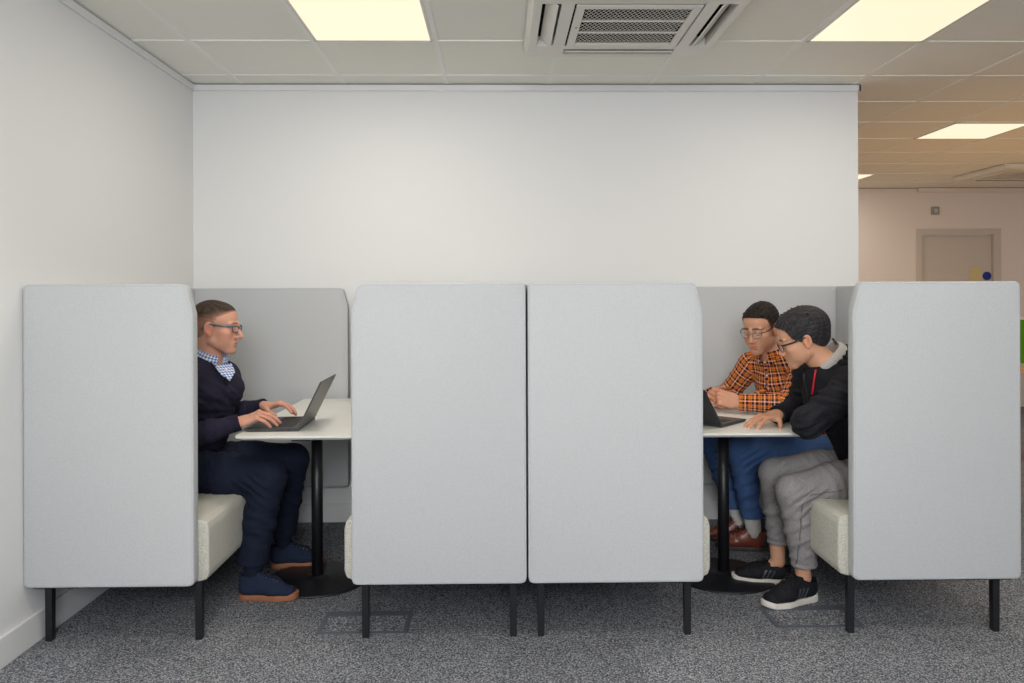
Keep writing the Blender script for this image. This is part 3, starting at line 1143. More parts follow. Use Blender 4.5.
def hand_shapes(v, wrist, fwd, back, side, curls, spread=0.10, thumb=((0.75, 0.55, -0.35), 20, 25), sc=1.0):
    """side=+1: thumb on the +x side of (x = fwd x back).  curls: per finger 3 bend angles (deg)"""
    R = frame_from(fwd, back)
    v.frame(R, wrist, sc)
    s = side
    v.ecap((0, -0.03, 0), (0, 0.02, 0), (0.027, 0.0195), (0.031, 0.0175), (1, 0, 0), 0.012)
    v.ecap((0, 0.012, 0), (s * 0.002, 0.078, -0.002), (0.031, 0.0155), (0.040, 0.0125), (1, 0, 0), 0.012)
    v.ell((s * 0.024, 0.035, -0.009), (0.017, 0.030, 0.014), 0.012)
    v.ell((-s * 0.024, 0.035, -0.008), (0.013, 0.030, 0.012), 0.012)
    mc = [(0.0305, 0.086, 0.0), (0.0105, 0.092, 0.002), (-0.0105, 0.088, 0.0), (-0.0300, 0.079, -0.003)]
    ln = [(0.044, 0.026, 0.021), (0.048, 0.029, 0.022), (0.045, 0.027, 0.021), (0.035, 0.020, 0.019)]
    rd = [(0.0096, 0.0084, 0.0078, 0.0068), (0.0098, 0.0086, 0.0078, 0.0068), (0.0092, 0.0082, 0.0075, 0.0066), (0.0084, 0.0073, 0.0067, 0.0060)]
    for i in range(4):
        x, y, z = mc[i]
        p = np.array([s * x, y, z])
        base = np.array([s * x * 0.8, y - 0.03, z])
        v.cap(base, p, rd[i][0] * 0.95, rd[i][0], 0.006)
        v.ell(p + np.array([0, 0, 0.0035]), (0.0085, 0.010, 0.008), 0.006)
        ang = 0.0
        yaw = s * x / 0.03 * spread
        for j in range(3):
            ang += math.radians(curls[i][j])
            d = np.array([math.sin(yaw) * math.cos(ang), math.cos(yaw) * math.cos(ang), -math.sin(ang)])
            q = p + d * ln[i][j]
            v.cap(p, q, rd[i][j], rd[i][j + 1], 0.0028)
            p = q
    d, b1, b2 = thumb
    p = np.array([s * 0.024, 0.018, -0.008])
    d = np.array([s * d[0], d[1], d[2]], float)
    d /= np.linalg.norm(d)
    q = p + d * 0.040
    v.cap(p, q, 0.0145, 0.0105, 0.008)
    tgt = np.array([-s * 0.25, 1.0, -0.25])      # thumb bends towards the fingers
    tgt /= np.linalg.norm(tgt)
    for L, r0, r1, bn in ((0.032, 0.0102, 0.0092, b1), (0.027, 0.0092, 0.0076, b2)):
        d = d + tgt * math.tan(math.radians(bn))
        d /= np.linalg.norm(d)
        p = q
        q = p + d * L
        v.cap(p, q, r0, r1, 0.003)
    v.frame()


def limb(v, pts, rad, k=0.02):
    for i in range(len(pts) - 1):
        v.cap(pts[i], pts[i + 1], rad[i], rad[i + 1], k)


def body(root, origin, J, fr, skin, headkw, colkw, lo, hi, hands, vox=0.003):
    """the whole person as one continuous skin mesh"""
    v = Vol(lo, hi, vox)
    up = J['side']
    v.ecap(J['pelvis'], J['waist'], (0.135, 0.095), (0.12, 0.09), up, 0.03)
    v.ecap(J['waist'], J['chest'], (0.12, 0.088), (0.135, 0.095), up, 0.03)
    v.ecap(J['chest'], J['neck'], (0.135, 0.092), (0.075, 0.055), up, 0.03)
    for i in (0, 1):
        v.cap(J['neck'], J['sho'][i], 0.045, 0.043, 0.03)
        limb(v, [J['sho'][i], J['elb'][i], J['wri'][i]], (0.044, 0.034, 0.025))
        limb(v, [J['hip'][i], J['kne'][i], J['ank'][i]], (0.078, 0.050, 0.031), 0.03)
        a = np.array(J['ank'][i], float)
        t = np.array(J['toe'][i], float)
        m1 = a * 0.75 + t * 0.25
        m2 = a * 0.35 + t * 0.65
        v.cap(a, (m1[0], m1[1], 0.056), 0.030, 0.021, 0.006)
        v.cap((m1[0], m1[1], 0.054), (m2[0], m2[1], 0.040), 0.022, 0.015, 0.006)
    v.cap(J['neck'], J['skull'], J.get('neckr', 0.056), 0.053, 0.02)
    v.frame(*fr)
    head_shapes(v, **headkw)
    v.frame()
    for h in hands:
        hand_shapes(v, **h)
    o, pts = v.mesh('body', SKIN, root, origin)
    q = to_head(pts, fr)
    n = np.linalg.norm(q - np.array([0, 0, 0.0], np.float32), axis=1)
    c = np.tile(np.array(skin, np.float32), (len(pts), 1))
    hc = head_colour(q, skin, **colkw)
    w = np.clip((0.17 - n) / 0.03, 0, 1)
    c = c * (1 - w[:, None]) + hc * w[:, None]
    # knuckles and finger ends a little pinker
    for h in hands:
        R = frame_from(h['fwd'], h['back'])
        p = ((pts - np.array(h['wrist'])) @ R)
        near = np.linalg.norm(p - np.array([0, 0.09, 0]), axis=1)
        m = np.clip(1 - near / 0.13, 0, 1) * np.clip((p[:, 1] - 0.05) / 0.08, 0, 1)
        c = lerp(c, np.array(skin) * np.array([1.0, 0.74, 0.70]), m * 0.55)
    put_colour(o, c)
    return o


def hair(root, origin, fr, ylim, grow, col, col2, edge=None, vox=0.0025, tuft=0.0015, fade=None, spikes=0, seed=1, bangs=None):
    R, t, s = fr
    c = t + R @ np.array([0, -0.01, 0.03])
    v = Vol(c - 0.16, c + 0.16, vox)
    v.frame(R, t, s)
    g = grow
    v.ell((0, -0.019, 0.038), (0.075 + g[0], 0.099 + g[1], 0.080 + g[2]), 0.01)
    v.ell((0, 0.030, 0.040), (0.064 + g[0], 0.062 + min(g[1] * 0.7, 0.007), 0.062 + g[2]), 0.02)
    v.ell((0, -0.035, -0.025), (0.058 + g[0], 0.058 + g[1], 0.050), 0.025)
    rnd = random.Random(seed)
    for i in range(spikes):     # short locks lying along the crown
        a = rnd.uniform(-1.25, 1.25)
        e = rnd.uniform(-0.9, 1.0)
        d = np.array([math.sin(a) * math.cos(e), math.sin(e), math.cos(a) * math.cos(e)])
        p = np.array([0, -0.012, 0.038]) + d * np.array([0.072 + g[0], 0.092 + g[1], 0.078 + g[2]])
        dr = np.array([d[0] * 0.2 + rnd.uniform(-0.4, 0.4), rnd.uniform(-0.2, 1.0), 0.10 + 0.35 * d[2] * rnd.random()])
        dr /= np.linalg.norm(dr)
        v.cap(p - d * 0.006, p + dr * rnd.uniform(0.008, 0.016), 0.0055, 0.0022, 0.005)
    # fine tufts
    sl, P = v._region([v.lo, v.lo + v.n * v.vox], 0)
    q = ((P - t) @ R / s).astype(np.float32)
    x, y, z = q[..., 0], q[..., 1], q[..., 2]
    an = np.arctan2(x, np.abs(z - 0.01) + 0.02 * (z < 0.01) + 0.004)      # locks combed front to back
    v.F -= tuft * (np.sin(an * 31 + 1.2 * np.sin(y * 45 + seed)) * 0.7 + np.sin(an * 67 + y * 60 + 1.5 * np.sin(y * 30)) * 0.5)
    # hairline
    zz, yy = zip(*ylim)
    lim = np.interp(z, zz, yy).astype(np.float32)
    jag = 0.0028 * np.sin(x * 620 + z * 300) * np.sin(x * 290 + 1) + 0.002 * np.sin(z * 800)
    cut = (y - lim + jag) * 0.8
    cut = np.maximum(cut, (zz[0] - z) * 0.8)
    # keep the ears free
    ear = 0.023 - np.sqrt(((y + 0.006) / 0.9) ** 2 + ((z + 0.010) / 1.45) ** 2)
    ear = np.where(np.abs(x) > 0.05, ear, -0.05)
    v.F = np.maximum(np.maximum(v.F, cut), ear).astype(np.float32)
    v.frame()
    o, pts = v.mesh('hair', HAIR, root, origin)
    q = to_head(pts, fr)
    n = 0.5 + 0.5 * np.sin(q[:, 0] * 900 + 4 * np.sin(q[:, 1] * 120)) * np.sin(q[:, 2] * 500 + q[:, 1] * 300)
    c = np.array(col, np.float32) * (1 - n[:, None]) + np.array(col2, np.float32) * n[:, None]
    c = c * (0.75 + 0.5 * (0.5 + 0.5 * np.sin(q[:, 0] * 260 + 3 * np.sin(q[:, 1] * 55 + q[:, 2] * 35))))[:, None]
    if edge is not None:
        lm = np.interp(q[:, 2], zz, yy)
        m = np.clip(1 - (lm - q[:, 1]) / edge[1], 0, 1) ** 1.5 * edge[2]
        c = lerp(c, np.array(edge[0], np.float32), m)
    if fade is not None:
        skin, f = fade
        m = f(q)
        c = lerp(c, np.array(skin, np.float32), m)
    put_colour(o, c)
    return o


# ------------------------------------------------------------------ garments
def cloth_uv(pts, segs, up, pt_u=1.0):
    """cloth coordinates: along each limb and around it; torso by height and angle"""
    best = np.full(len(pts), 1e9)
    uv = np.zeros((len(pts), 2))
    for (a, b, r, ref, per) in segs:
        a, b = np.array(a, float), np.array(b, float)
        ab = b - a
        L = np.linalg.norm(ab)
        n = ab / L
        t = np.clip((pts - a) @ n / L, 0, 1)
        d = np.linalg.norm(pts - (a + t[:, None] * ab), axis=1) / r
        u = np.array(ref, float)
        u = u - n * (u @ n)
        u /= np.linalg.norm(u)
        w = np.cross(n, u)
        ang = np.arctan2((pts - a) @ w, (pts - a) @ u) / (2 * PI) * per
        m = d < best
        best[m] = d[m]
        uv[m, 0] = ang[m]
        uv[m, 1] = ((pts - a) @ n)[m]
    return uv


def trousers(root, origin, J, mat, rk, lo, hi, cuffz, folds=(), name='trousers', amp=0.0065, seat=None):
    v = Vol(lo, hi, 0.005)
    sd = J['side']
    p = np.array(J['pelvis'], float)
    v.ecap(p, np.array(J['waist']) * 0.55 + p * 0.45, (0.165, 0.118), (0.15, 0.112), sd, 0.03)
    v.ell(p + np.array([0, 0, -0.02]), (0.13, 0.165, 0.085), 0.04)
    for i in (0, 1):
        h, k_, a = (np.array(J[q][i], float) for q in ('hip', 'kne', 'ank'))
        v.cap(h, h * 0.45 + k_ * 0.55, rk[0], rk[1], 0.035)
        v.cap(h * 0.45 + k_ * 0.55, k_, rk[1], rk[2], 0.035)
        dn = (a - k_) / np.linalg.norm(a - k_)
        cz = cuffz[i]
        ce = k_ + dn * ((k_[2] - cz) / max(-dn[2], 0.2))
        mid = k_ * 0.5 + ce * 0.5
        bk = np.array([-J['fx'] * 0.010, 0, 0])
        v.cap(k_, mid + bk, rk[2], rk[3], 0.02)
        v.cap(mid + bk, ce + dn * 0.04 + bk, rk[3], rk[4], 0.02)
        # folds: back of the knee, on the knee, down the shin, across the lap
        v.ripple(k_ + np.array([-J['fx'] * 0.06, -0.03, -0.03]), 0.12, (0.6 * J['fx'], 0.1, 0.8), 0.034, amp * 1.3, i * 1.3)
        v.ripple(mid, 0.17, (0.35 * J['fx'], 0.3, 0.9), 0.060, amp * 0.9, 0.7 + i)
        v.ripple(h * 0.6 + k_ * 0.4, 0.17, (1, 0.2, 0.25), 0.05, amp * 0.9, 2.0 + i, 0.9)
        v.ripple(ce + np.array([0, 0, 0.03]), 0.08, (0.2, 0.1, 1), 0.032, amp * 0.8, 1 + i)
        v.plane(ce, (dn[0] * 0.5, 0, -1), 0.003, near=ce - np.array([0, 0, 0.03]), rad=0.13)
    for f in folds:
        v.ripple(*f)
    o, pts = v.mesh(name, mat, root, origin)
    return o, pts


def shoe_frame(heel, toe):
    """matrix: origin under the heel, +y towards the toe"""
    h, t = np.array(heel, float), np.array(toe, float)
    f = t - h
    pitch = f[2]
    L = np.linalg.norm(f)
    return frame_from(f, (0, 0, 1)), h, L


def shoe(root, origin, heel, toe, kind, mats):
    R, h, L = shoe_frame(heel, toe)
    k = L / 0.29
    # work in the shoe's own frame, then place the finished meshes
    v = Vol((-0.07, -0.03, -0.01), (0.07, 0.32, 0.17), 0.0028)
    so = 0.021
    v.ecap((0, 0.045, so + 0.030), (0.002, 0.16, so + 0.028), (0.034, 0.040), (0.041, 0.034), (1, 0, 0), 0.02)
    v.ecap((0.002, 0.16, so + 0.022), (0.004, 0.238, so + 0.014), (0.043, 0.032), (0.037, 0.026), (1, 0, 0), 0.02)
    v.cap((0, 0.075, so + 0.060), (0.002, 0.185, so + 0.032), 0.030, 0.026, 0.025)
    ct = {'plimsoll': 0.094, 'trainer': 0.066, 'brogue': 0.092}[kind]
    v.ecap((0, 0.050, so + 0.03), (0, 0.058, so + ct - 0.018), (0.040, 0.047), (0.039, 0.049), (1, 0, 0), 0.012)
    if kind != 'trainer':
        v.cap((0, 0.100, so + 0.074), (0.002, 0.175, so + 0.046), 0.029, 0.024, 0.02)
    # pull tab
    v.ecap((0, 0.010, so + 0.04), (0, 0.006, so + ct + 0.0), (0.012, 0.004), (0.010, 0.0035), (1, 0, 0), 0.008)
    # opening
    v.ecap((0, 0.054, so + ct - 0.012), (0, 0.060, so + ct + 0.06), (0.0335, 0.041), (0.037, 0.047), (1, 0, 0), 0.004, 'cut')
    # tongue
    v.ecap((0, 0.125, so + 0.062), (0, 0.092, so + ct + 0.016), (0.022, 0.006), (0.024, 0.005), (1, 0, 0), 0.006)
    if kind == 'trainer':
        v.ripple((0.0, 0.19, so + 0.03), 0.06, (0, 1, 0), 0.016, 0.0012)
    v.ripple((0.0, 0.17, so + 0.05), 0.06, (0, 1, 0.3), 0.020, 0.0016, 1.0)
    v.plane((0, 0, so - 0.006), (0, 0, -1), 0.002)
    o, pts = v.mesh('shoe', mats['upper'], root, (0, 0, 0))
    # sole
    s = Vol((-0.07, -0.03, -0.012), (0.07, 0.32, 0.07), 0.0028)
    sl, P = s._region([s.lo, s.lo + s.n * s.vox], 0)
    x, y, z = P[..., 0], P[..., 1], P[..., 2]
    t = np.clip((y - 0.042) / (0.232 - 0.042), 0, 1)
    hw = np.interp(t, (0, 0.35, 0.75, 1), (0.039, 0.037, 0.049, 0.039))
    cx = np.interp(t, (0, 0.5, 1), (0, 0.0, 0.004))
    d2 = np.sqrt((x - cx) ** 2 + (y - np.clip(y, 0.042, 0.240)) ** 2) - hw
    spring = np.where(y > 0.2, ((y - 0.2) / 0.08) ** 2 * (0.014 if kind == 'trainer' else 0.006), 0)
    if kind == 'trainer':
        top = so + 0.003 + 0.010 * np.clip((0.08 - y) / 0.08, 0, 1)
    else:
        top = so + 0.004 + (0.008 * np.clip((y - 0.235) / 0.03, 0, 1) if kind == 'plimsoll' else 0)
    zz = z - spring
    dz = np.maximum(-zz, zz - top)
    if kind == 'trainer':        # grooves in the edge
        d2 = d2 + 0.0016 * (np.abs(np.sin(y * PI / 0.022)) < 0.16) * (zz < so * 0.8)
    F = np.sqrt(np.maximum(d2 + 0.004, 0) ** 2 + np.maximum(dz + 0.004, 0) ** 2) + np.minimum(np.maximum(d2 + 0.004, dz + 0.004), 0) - 0.004
    s.F = F.astype(np.float32)
    so_o, _ = s.mesh('sole', mats['sole'], o, (0, 0, 0))
    parts = [o, so_o]
    bvh = BVHTree.FromPolygons([vv.co[:] for vv in o.data.vertices], [p.vertices[:] for p in o.data.polygons])

    def on(p, d, lift=0.001):
        hit = bvh.ray_cast(Vector(p), Vector(d).normalized())
        return hit[0] - Vector(d).normalized() * lift if hit[0] is not None else None
    # laces
    b = bmesh.new()
    ys = [0.108 + 0.016 * i for i in range(5)]
    for i, yy in enumerate(ys):
        for sgn in (-1, 1):
            pts_ = []
            for q in range(9):
                f = q / 8.0
                xx = sgn * (-0.020 + 0.040 * f)
                p = on((xx, yy + 0.012 * (f - 0.5), 0.2), (0, 0.12, -1), 0.0015)
                if p:
                    pts_.append(p)
            if len(pts_) > 2:
                add_tube(b, pts_, 0.0021, 6, flat=1.3)
    top_ = on((0, 0.104, 0.2), (0, 0.12, -1), 0.002)
    if top_:
        for sgn in (-1, 1):
            add_tube(b, [top_ + Vector(q) for q in ((0, 0, 0), (sgn * 0.012, 0.004, 0.010), (sgn * 0.030, 0.010, 0.008), (sgn * 0.034, 0.018, -0.004), (sgn * 0.020, 0.016, -0.001), (0, 0, 0.002))], 0.0019, 6)
            add_tube(b, [top_ + Vector(q) for q in ((0, 0, 0), (sgn * 0.014, 0.016, 0.006), (sgn * 0.026, 0.034, -0.008), (sgn * 0.034, 0.045, -0.024))], 0.0017, 6)
    parts.append(from_bm('laces', b, mats['lace'], o, True))
    if kind == 'trainer':
        # three bars on each side
        for sgn in (-1, 1):
            for q in range(3):
                b = bmesh.new()
                y_0 = 0.088 + q * 0.020
                pl = []
                for f in range(6):
                    zz_ = so + 0.010 + f * 0.0075
                    p = on((sgn * 0.12, y_0 - f * 0.0035 + 0.010, zz_), (-sgn, 0, 0), 0.0018)
                    if p:
                        pl.append(p)
                if len(pl) > 2:
                    ws = []
                    for p in pl:
                        ws.append((b.verts.new(p + Vector((0, -0.005, 0))), b.verts.new(p + Vector((0, 0.005, 0))),
                                   b.verts.new(p + Vector((-sgn * 0.004, 0.005, 0))), b.verts.new(p + Vector((-sgn * 0.004, -0.005, 0)))))
                    for A, B in zip(ws[:-1], ws[1:]):
                        for e in range(4):
                            b.faces.new((A[e], A[(e + 1) % 4], B[(e + 1) % 4], B[e]))
                    b.faces.new(ws[0])
                    b.faces.new(ws[-1][::-1])
                    parts.append(from_bm('side_stripe', b, mats['stripe'], o))
    else:
        # eyelets
        for sgn in (-1, 1):
            for yy in ys:
                p = on((sgn * 0.0225, yy, 0.2), (0, 0.12, -1), 0.0005)
                if p:
                    b = bmesh.new()
                    bmesh.ops.create_uvsphere(b, u_segments=10, v_segments=6, radius=0.0024)
                    bmesh.ops.translate(b, vec=p, verts=b.verts)
                    parts.append(from_bm('eyelet', b, mats['eyelet'], o, True))
    if kind == 'plimsoll':       # toe foxing
        pass
    Rk = R * k
    tt = h - np.array(origin)
    mt = Matrix([list(Rk[0]) + [tt[0]], list(Rk[1]) + [tt[1]], list(Rk[2]) + [tt[2]], [0, 0, 0, 1]])
    for p in parts:
        p.data.transform(mt)
    return o


def collar(root, origin, c, axis, r0, r1, h, open_dir, mat, gap=0.5, tip=0.03, name='collar', thick=0.0035, tilt=0.0, per=0.0):
    """a turned-down shirt collar: a band round the neck whose leaves fall outwards, open at open_dir"""
    ax = Vector(axis).normalized()
    f = Vector(open_dir)
    f = (f - ax * f.dot(ax)).normalized()
    s = ax.cross(f)
    b = bmesh.new()
    n = 36
    rows = []
    uv = []
    for i in range(n + 1):
        a = gap + (2 * PI - 2 * gap) * i / n          # from one front edge round the back
        d = f * math.cos(a) + s * math.sin(a)
        fr_ = max(0.0, math.cos(a))                    # 1 at the front
        e = min(i, n - i) / 6.0
        tp = max(0.0, 1 - e) * tip
        prof = [(r0, 0.0), (r0 * 0.985, h * 0.55), (r0 * 1.0 + 0.002, h), (r0 + 0.008, h * 0.95), (r0 + (r1 - r0) * 0.6, h * 0.35 - tp * 0.4), (r1, -h * 0.25 - tp)]
        ring = []
        for (rr, zz) in prof:
            p = Vector(c) + d * rr + ax * (zz - fr_ * tilt)
            if tp:
                p = p + f * (-0.25 * tp) * (rr - r0) / max(r1 - r0, 1e-4)
            ring.append(p - Vector(origin))
            uv.append((a * r0, zz + rr))
        rows.append(ring)
    vs = [[b.verts.new(p) for p in ring] for ring in rows]
    for A, B in zip(vs[:-1], vs[1:]):
        for k in range(len(A) - 1):
            b.faces.new((A[k], A[k + 1], B[k + 1], B[k]))
    me = bpy.data.meshes.new(name)
    bmesh.ops.recalc_face_normals(b, faces=b.faces)
    b.to_mesh(me)
    b.free()
    o = link(name, me, mat, root, True)
    put_cloth(o, np.array(uv))
    md = o.modifiers.new('Solidify', 'SOLIDIFY')
    md.thickness = thick
    md.offset = 0
    m2 = o.modifiers.new('Subsurf', 'SUBSURF')
    m2.levels = 1
    m2.render_levels = 1
    return o


def seam_tube(parent, name, pts, r, mat, origin, flat=None, r_end=None, n=8):
    b = bmesh.new()
    add_tube(b, [Vector(p) - Vector(origin) for p in pts], r, n, flat=flat, r_end=r_end)
    return from_bm(name, b, mat, parent, True)


def surf_path(obj, origin, pts, d, lift=0.001):
    """drop points along direction d onto the outer surface of obj; returns world points"""
    bvh = BVHTree.FromPolygons([v.co[:] for v in obj.data.vertices], [p.vertices[:] for p in obj.data.polygons])
    out = []
    dv = Vector(d).normalized()
    for p in pts:
        h = bvh.ray_cast(Vector(p) - Vector(origin) - dv * 0.3, dv)
        if h[0] is not None:
            out.append(h[0] + Vector(origin) - dv * lift)
    return out


NP = np.array
# ================================================================== man in the navy sweater (left booth)
def man_navy():
    O = (-1.30, 3.62, 0.0)
    root = thing('person', 'man in a navy sweater and glasses typing on a laptop in the left booth', 'person', O)
    skin = srgb(206, 152, 128)[:3]
    J = dict(side=(0.45, 0.89, 0), fx=1,
             pelvis=(-1.45, 3.63, 0.565), waist=(-1.385, 3.62, 0.72), chest=(-1.318, 3.60, 0.90), neckr=0.053, neck=(-1.312, 3.590, 1.020), skull=(-1.306, 3.582, 1.11),
             sho=[(-1.375, 3.430, 0.968), (-1.298, 3.735, 0.950)], elb=[(-1.385, 3.345, 0.708), (-1.36, 3.86, 0.735)],
             wri=[(-1.132, 3.425, 0.778), (-1.125, 3.765, 0.800)],
             hip=[(-1.42, 3.54, 0.545), (-1.42, 3.72, 0.545)], kne=[(-1.015, 3.475, 0.528), (-1.005, 3.84, 0.532)],
             ank=[(-1.090, 3.480, 0.10), (-1.068, 3.884, 0.10)], toe=[(-0.872, 3.468, 0), (-0.852, 3.918, 0)])
    fr = (frame_from((0.992, -0.02, -0.10), (0.10, 0, 1)), NP((-1.278, 3.58, 1.186)), 0.985)
    hands = [dict(wrist=(-1.126, 3.427, 0.781), fwd=(0.92, 0.10, 0.34), back=(-0.30, -0.28, 1.0), side=-1, sc=1.0,
                  curls=[(38, 20, 10), (38, 20, 10), (40, 20, 12), (42, 22, 12)], spread=0.08, thumb=((0.75, 0.75, -0.45), 18, 15)),
             dict(wrist=(-1.122, 3.762, 0.803), fwd=(0.96, -0.16, 0.16), back=(-0.12, 0.12, 1.0), side=1, sc=1.0,
                  curls=[(22, 22, 12), (24, 24, 14), (30, 24, 14), (32, 22, 14)], spread=0.14, thumb=((0.72, 0.75, -0.55), 16, 12))]
    body(root, O, J, fr, skin, dict(jaw=1.04, nose=1.12, full=0.96, brow=1.1), dict(ruddy=0.35, stubble=0.12, browc=(0.10, 0.07, 0.05)),
         (-1.66, 3.22, 0.0), (-0.80, 4.05, 1.34), hands)
    eyes(root, fr, O, (0.10, 0.06, 0.03), 0.45)
    g1 = plain('dark_blue_frame', srgb(38, 44, 56), 0.3)
    g2 = plain('steel_temple', srgb(92, 102, 116), 0.3, metal=0.4)
    glasses(root, fr, O, g1, g2, 0.0019, 0.025, 0.0155, 0.0, yf=0.100)
    sk = NP(skin)

    def fade(q):
        return np.clip(0.80 - (q[:, 2] - 0.020) / 0.06 - np.clip(-q[:, 1] - 0.01, 0, 1) * 5, 0.0, 0.62) + 0.45 * np.clip((q[:, 1] - 0.0) / 0.05, 0, 1) * np.clip((0.085 - q[:, 2]) / 0.02, 0, 1)
    hair(root, O, fr, [(-0.075, -0.075), (-0.05, -0.045), (-0.030, -0.030), (-0.012, -0.012), (0.004, 0.020), (0.03, 0.018), (0.048, 0.026), (0.062, 0.052), (0.078, 0.076), (0.09, 0.10), (0.14, 0.11)],
         (0.0016, 0.0020, 0.0045), srgb(40, 31, 25)[:3], srgb(72, 58, 47)[:3], (sk * 0.8, 0.022, 0.85), tuft=0.0005, fade=(sk * 0.75, fade), seed=3)
    # sweater
    v = Vol((-1.62, 3.20, 0.54), (-1.03, 4.02, 1.10), 0.004)
    sd_ = J['side']
    v.ecap(J['pelvis'], J['waist'], (0.165, 0.122), (0.155, 0.115), sd_, 0.04)
    v.ecap(J['waist'], J['chest'], (0.155, 0.115), (0.165, 0.112), sd_, 0.05)
    v.ecap(J['chest'], NP(J['neck']) + NP((-0.01, 0, -0.02)), (0.160, 0.108), (0.085, 0.070), sd_, 0.05)
    for i in (0, 1):
        s_, e_, w_ = (NP(J[q][i], float) for q in ('sho', 'elb', 'wri'))
        v.cap(NP(J['neck']) + NP((-0.015, 0, -0.012)), s_, 0.058, 0.062, 0.04)
        v.cap(s_, e_, 0.068, 0.057, 0.03)
        d = (w_ - e_) / np.linalg.norm(w_ - e_)
        v.cap(e_, e_ * 0.4 + w_ * 0.6, 0.056, 0.046, 0.025)
        v.cap(e_ * 0.4 + w_ * 0.6, w_ - d * 0.012, 0.046, 0.036, 0.02)
        v.ripple(e_, 0.13, (0.8, 0.2, -0.5), 0.05, 0.0045, i, 0.8)
        v.ripple(s_ * 0.4 + e_ * 0.6, 0.14, (0.3, 0.1, 1), 0.055, 0.003, 1 + i, 0.9)
        v.ripple(e_ * 0.4 + w_ * 0.6, 0.10, (1, 0.1, 0.1), 0.045, 0.003, 2 + i)
        v.ripple(s_ + NP((0.03, 0.04 * (1 - 2 * i), -0.08)), 0.12, (0.7, 0.3, 0.8), 0.05, 0.0035, 3.1 + i)
        v.plane(w_ + d * 0.006, d, 0.004, near=w_ + d * 0.03, rad=0.07)
    v.ripple((-1.25, 3.55, 0.74), 0.20, (0.2, 0.25, 1), 0.065, 0.008, 0.4, 0.9)
    v.ripple((-1.2, 3.50, 0.86), 0.16, (0.3, 0.6, 0.8), 0.06, 0.006, 1.4, 0.9)
    # V neck
    v.ecap(NP(J['neck']) + NP((0.0, 0, -0.03)), NP(J['skull']), (0.062, 0.066), (0.075, 0.08), sd_, 0.006, 'cut')
    v.cap((-1.250, 3.565, 1.04), (-1.205, 3.530, 0.955), 0.040, 0.008, 0.006, 'cut')
    sw_mat = fabric('navy_knit', srgb(33, 31, 46), srgb(44, 41, 58), 500, rough=0.95, bump=0.35, big=0.6)
    o, pts = v.mesh('sweater', sw_mat, root, O)
    rib = fabric('navy_rib', srgb(30, 28, 42), srgb(40, 38, 54), 700, bump=0.6)
    vtip = NP((-1.205, 3.530, 0.946))
    for st_ in ((-1.335, 3.520, 1.062), (-1.235, 3.640, 1.052)):
        pp = [NP(st_) * (1 - t) + vtip * t for t in np.linspace(0, 1, 9)]
        pp = surf_path(o, O, pp, (-0.62, 0.36, -0.70), 0.002)
        if len(pp) > 3:
            seam_tube(o, 'neck_rib', pp, 0.0055, rib, O)
    for i in (0, 1):
        e_, w_ = NP(J['elb'][i]), NP(J['wri'][i])
        d = (w_ - e_) / np.linalg.norm(w_ - e_)
        b = bmesh.new()
        add_tube(b, [Vector(w_ + d * q - NP(O)) for q in (-0.035, -0.033, 0.004, 0.008)], 0.0375, 24)
        for f in [f for f in b.faces if len(f.verts) > 4]:
            b.faces.remove(f)
        cu = from_bm('cuff', b, rib, o, True)
        md = cu.modifiers.new('Solidify', 'SOLIDIFY')
        md.thickness = 0.004
    # collar of the checked shirt
    W_, B1, B2 = srgb(226, 232, 244), srgb(70, 105, 175), srgb(32, 44, 92)
    chk = plaid('blue_check', 0.0125, [(0, W_), (0.42, B1), (0.80, B2), (0.92, W_)], [(0, W_), (0.42, B1), (0.80, B2), (0.92, W_)])
    collar(root, O, (-1.306, 3.588, 1.036), (0.34, -0.08, 0.93), 0.059, 0.083, 0.042, (0.85, -0.52, -0.2), chk, 0.22, 0.046, 'shirt_collar', tilt=0.0)
    b = bmesh.new()       # shirt front showing inside the V
    vs = [(-1.262, 3.520, 1.020), (-1.215, 3.595, 1.020), (-1.190, 3.570, 0.985), (-1.198, 3.530, 0.950), (-1.235, 3.510, 0.985)]
    F_ = b.faces.new([b.verts.new(NP(p) - NP(O)) for p in vs])
    uvp = NP([(p[1], p[2] * 1.2) for p in vs])
    sf = from_bm('shirt_front', b, chk, root)
    put_cloth(sf, uvp)
    md = sf.modifiers.new('Solidify', 'SOLIDIFY')
    md.thickness = 0.006
    b = bmesh.new()
    bmesh.ops.create_uvsphere(b, u_segments=10, v_segments=6, radius=0.005)
    bmesh.ops.translate(b, vec=Vector((-1.222, 3.543, 0.998)) - Vector(O), verts=b.verts)
    from_bm('button', b, plain('pale_button', srgb(225, 225, 225), 0.3), sf, True)
    # trousers
    tr = fabric('navy_trouser_cloth', srgb(20, 26, 42), srgb(27, 34, 52), 600, rough=0.85, bump=0.25, big=0.6)
    to, _ = trousers(root, O, J, tr, (0.098, 0.092, 0.076, 0.072, 0.066), (-1.66, 3.30, 0.1), (-0.86, 4.02, 0.72), (0.155, 0.155))
    b = bmesh.new()
    pp = surf_path(to, O, [(-1.30 + 0.05 * t, 3.40, 0.50 + 0.004 * t) for t in range(6)], (0, 1, 0), 0.0005)
    if len(pp) > 3:
        seam_tube(to, 'side_seam', pp, 0.0014, tr, O)
    up = fabric('dark_blue_suede', srgb(28, 36, 56), srgb(38, 47, 68), 300, rough=0.9)
    mats = dict(upper=up, sole=plain('gum_rubber', srgb(150, 96, 66), 0.55), lace=plain('navy_lace', srgb(26, 30, 44), 0.8), eyelet=plain('eyelet_steel', srgb(140, 142, 148), 0.35, metal=0.8))
    shoe(root, O, (-1.150, 3.482, 0), (-0.872, 3.468, 0), 'plimsoll', mats)
    shoe(root, O, (-1.128, 3.876, 0), (-0.852, 3.918, 0), 'plimsoll', mats)
